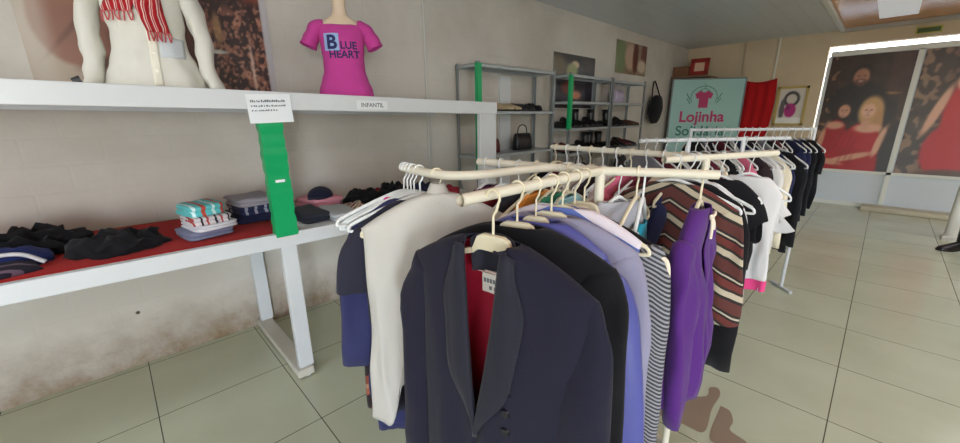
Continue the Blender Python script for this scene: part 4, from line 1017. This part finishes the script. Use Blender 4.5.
def back_garment(nm, col, p, rz, label, group, long=False, scale=1):
    k = long
    if k not in GP: GP[k] = garment('blouse' if long else 'shirt', F('white cotton', (204,202,203)), '', '', .185, .62 if long else .52, .5 if long else .18, hd=.022, seed=31, n=28, nr=10); o = GP[k]
    else: o = dup(GP[k])
    mt = F(nm+' jersey cloth', col)
    for ch in o.children:
        ch.material_slots[0].link = 'OBJECT'; ch.material_slots[0].material = mt
    o.location = p; o.rotation_euler = (0, 0, rz); o.scale = (scale,)*3; tag(o, label, 'blouse' if long else 'shirt', group); return o
rnd = random.Random(11)
order = [0,2,3,1,7,1,4,2,5,6]
for i, k in enumerate(order):
    p = lerp(B_T[0], C2, .04+.84*i/(len(order)-1)); rz = td+rnd.uniform(-.12,.12); nm, col = cols[k]
    lg = i % 2 == 0
    back_garment(nm, col, p, rz, f'{nm} {"long-sleeved blouse" if lg else "short-sleeved shirt"} on the left arm of the second rack', f'{nm} garments on the second rack left arm', lg)
    hang_hanger('tube', HWHITE if i % 3 else HCREAM, p, rz, ('white' if i % 3 else 'cream')+' hanger on the left arm of the second rack', ('white' if i % 3 else 'cream')+' hangers on the second rack left arm')
def fill(A, B, z, n, order, where, seed, sc=1):
    rnd = random.Random(seed); d = math.atan2(B[1]-A[1], B[0]-A[0])-PI/2
    for i in range(n):
        k = order[i % len(order)]; p = lerp(A, B, .04+.92*i/(n-1), z); rz = d+rnd.uniform(-.18,.18); nm, col = cols[k]; lg = rnd.random() < .5
        kind = "long-sleeved blouse" if lg else "short-sleeved shirt"
        back_garment(nm, col, p, rz, f'{nm} {kind} on {where}', f'{nm} {kind}s on {where}', lg, sc)
        hang_hanger('tube', HWHITE, p, rz, f'white plastic hanger hooked on {where}', f'white hangers on {where}')
fill(W0, W1, 1.33, 15, [3,2,0,1,7,2,5,0,1,4,7,1,5,6,0], 'the third rack', 5)
fill(V0, V1, 1.36, 17, [0,3,7,2,0,1,6,0,7,3,0,2,0,6,6,0,0], 'the farthest rail', 9)

# ------------------------------------------------------------------ dark boot cut by the right edge
bo = shoe_proto('black_boot', BL, SOLE, .02, 1); bo.location = (.755, 6.50, .001); bo.rotation_euler = (0, 0, 3.9); bo.scale = (1.15,)*3
tag(bo, 'black boot on the tiles at the right edge beside the white post', 'boot')

# clothes' shadow by the second rack, laid on as brown floor patches
for nm, P in (('floor_shadow_1', [(-.6,1.87),(-.47,2.02),(-.41,2.09),(-.42,2.17),(-.385,2.2),(-.36,2.14),(-.36,2.0),(-.34,1.81),(-.42,1.79),(-.56,1.77)]),
              ('floor_shadow_2', [(-.335,2.06),(-.29,2.05),(-.26,1.98),(-.255,1.91),(-.18,1.88),(-.19,1.8),(-.26,1.78),(-.315,1.8)])):
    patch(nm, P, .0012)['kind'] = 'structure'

# ------------------------------------------------------------------ light
w = bpy.data.worlds.new('World'); sc.world = w; w.use_nodes = True; nt = w.node_tree
bg = nt.nodes['Background']; sky = nt.nodes.new('ShaderNodeTexSky')
try:
    sky.sky_type = 'NISHITA'; sky.sun_elevation = math.radians(38); sky.sun_rotation = math.radians(20); sky.sun_disc = False
except Exception: pass
nt.links.new(sky.outputs[0], bg.inputs['Color']); bg.inputs['Strength'].default_value = 1.5
def area(name, loc, rot, sx_, sy, power, col):
    l = bpy.data.lights.new(name, 'AREA'); l.shape = 'RECTANGLE'; l.size = sx_; l.size_y = sy; l.energy = power; l.color = col
    o = bpy.data.objects.new(name, l); C.objects.link(o); o.location = loc; o.rotation_euler = rot; return o
GLOW = bpy.data.materials.new('added ceiling fill glow'); GLOW.use_nodes = True
_b = GLOW.node_tree.nodes['Principled BSDF']; _b.inputs['Base Color'].default_value = (.8,.8,.8,1); _b.inputs['Emission Color'].default_value = (.93,.96,1,1); _b.inputs['Emission Strength'].default_value = 6.0  # bright glow for the added ceiling fill panels
SK2 = GLOW.copy(); SK2.name = 'dim glowing ceiling panel'; SK2.node_tree.nodes['Principled BSDF'].inputs['Emission Strength'].default_value = .30
struct('ceiling_skylight_1', MB().box((-.34, 6.5, ZC+.005), (.02, 8.0, ZC+.03)), SK2)
struct('ceiling_fill_2', MB().box((1.3, .2, ZC+.005), (2.3, 3.6, ZC+.03)), GLOW)  # unseen glowing panel, added to brighten the floor from above
struct('ceiling_fill_3', MB().box((1.3, 4.6, ZC+.005), (2.3, 7.2, ZC+.03)), GLOW)  # second unseen panel, added as overhead fill
struct('ceiling_fill_4', MB().box((-1.9, -2.6, ZC-.02), (-1.1, -.8, ZC+.03)), GLOW)  # added fill panel behind the camera, out of view
area('daylight_right_opening', (XR+.1, -2.3, 1.2), (0, PI/2, 0), 2.2, 1.1, 230, (.84,.91,1))
area('daylight_front_opening', (1.95, YF-.1, 1.2), (-PI/2, 0, PI), 3.2, 2.2, 40, (.94,.97,1))

# ------------------------------------------------------------------ camera
cam = bpy.data.cameras.new('camera'); co = bpy.data.objects.new('camera', cam); C.objects.link(co); sc.camera = co
yaw, pitch, roll, Fp = -.8068, -.2687, -.0112, 380.09
f = Vector((math.sin(yaw)*math.cos(pitch), math.cos(yaw)*math.cos(pitch), math.sin(pitch)))
r = Vector((math.cos(yaw), -math.sin(yaw), 0)); u = r.cross(f)
r, u = r*math.cos(roll)+u*math.sin(roll), u*math.cos(roll)-r*math.sin(roll)
M = Matrix((r, u, -f)).transposed().to_4x4(); M.translation = Vector((0, 0, 1.48))
co.matrix_world = M
cam.sensor_width = 36; cam.lens = 36*Fp/960; cam.clip_start = .02
cam.dof.use_dof = False
vs_ = sc.view_settings; vs_.view_transform = 'Standard'; vs_.look = 'None'; vs_.exposure = -.28; vs_.gamma = 1; vs_.use_curve_mapping = False
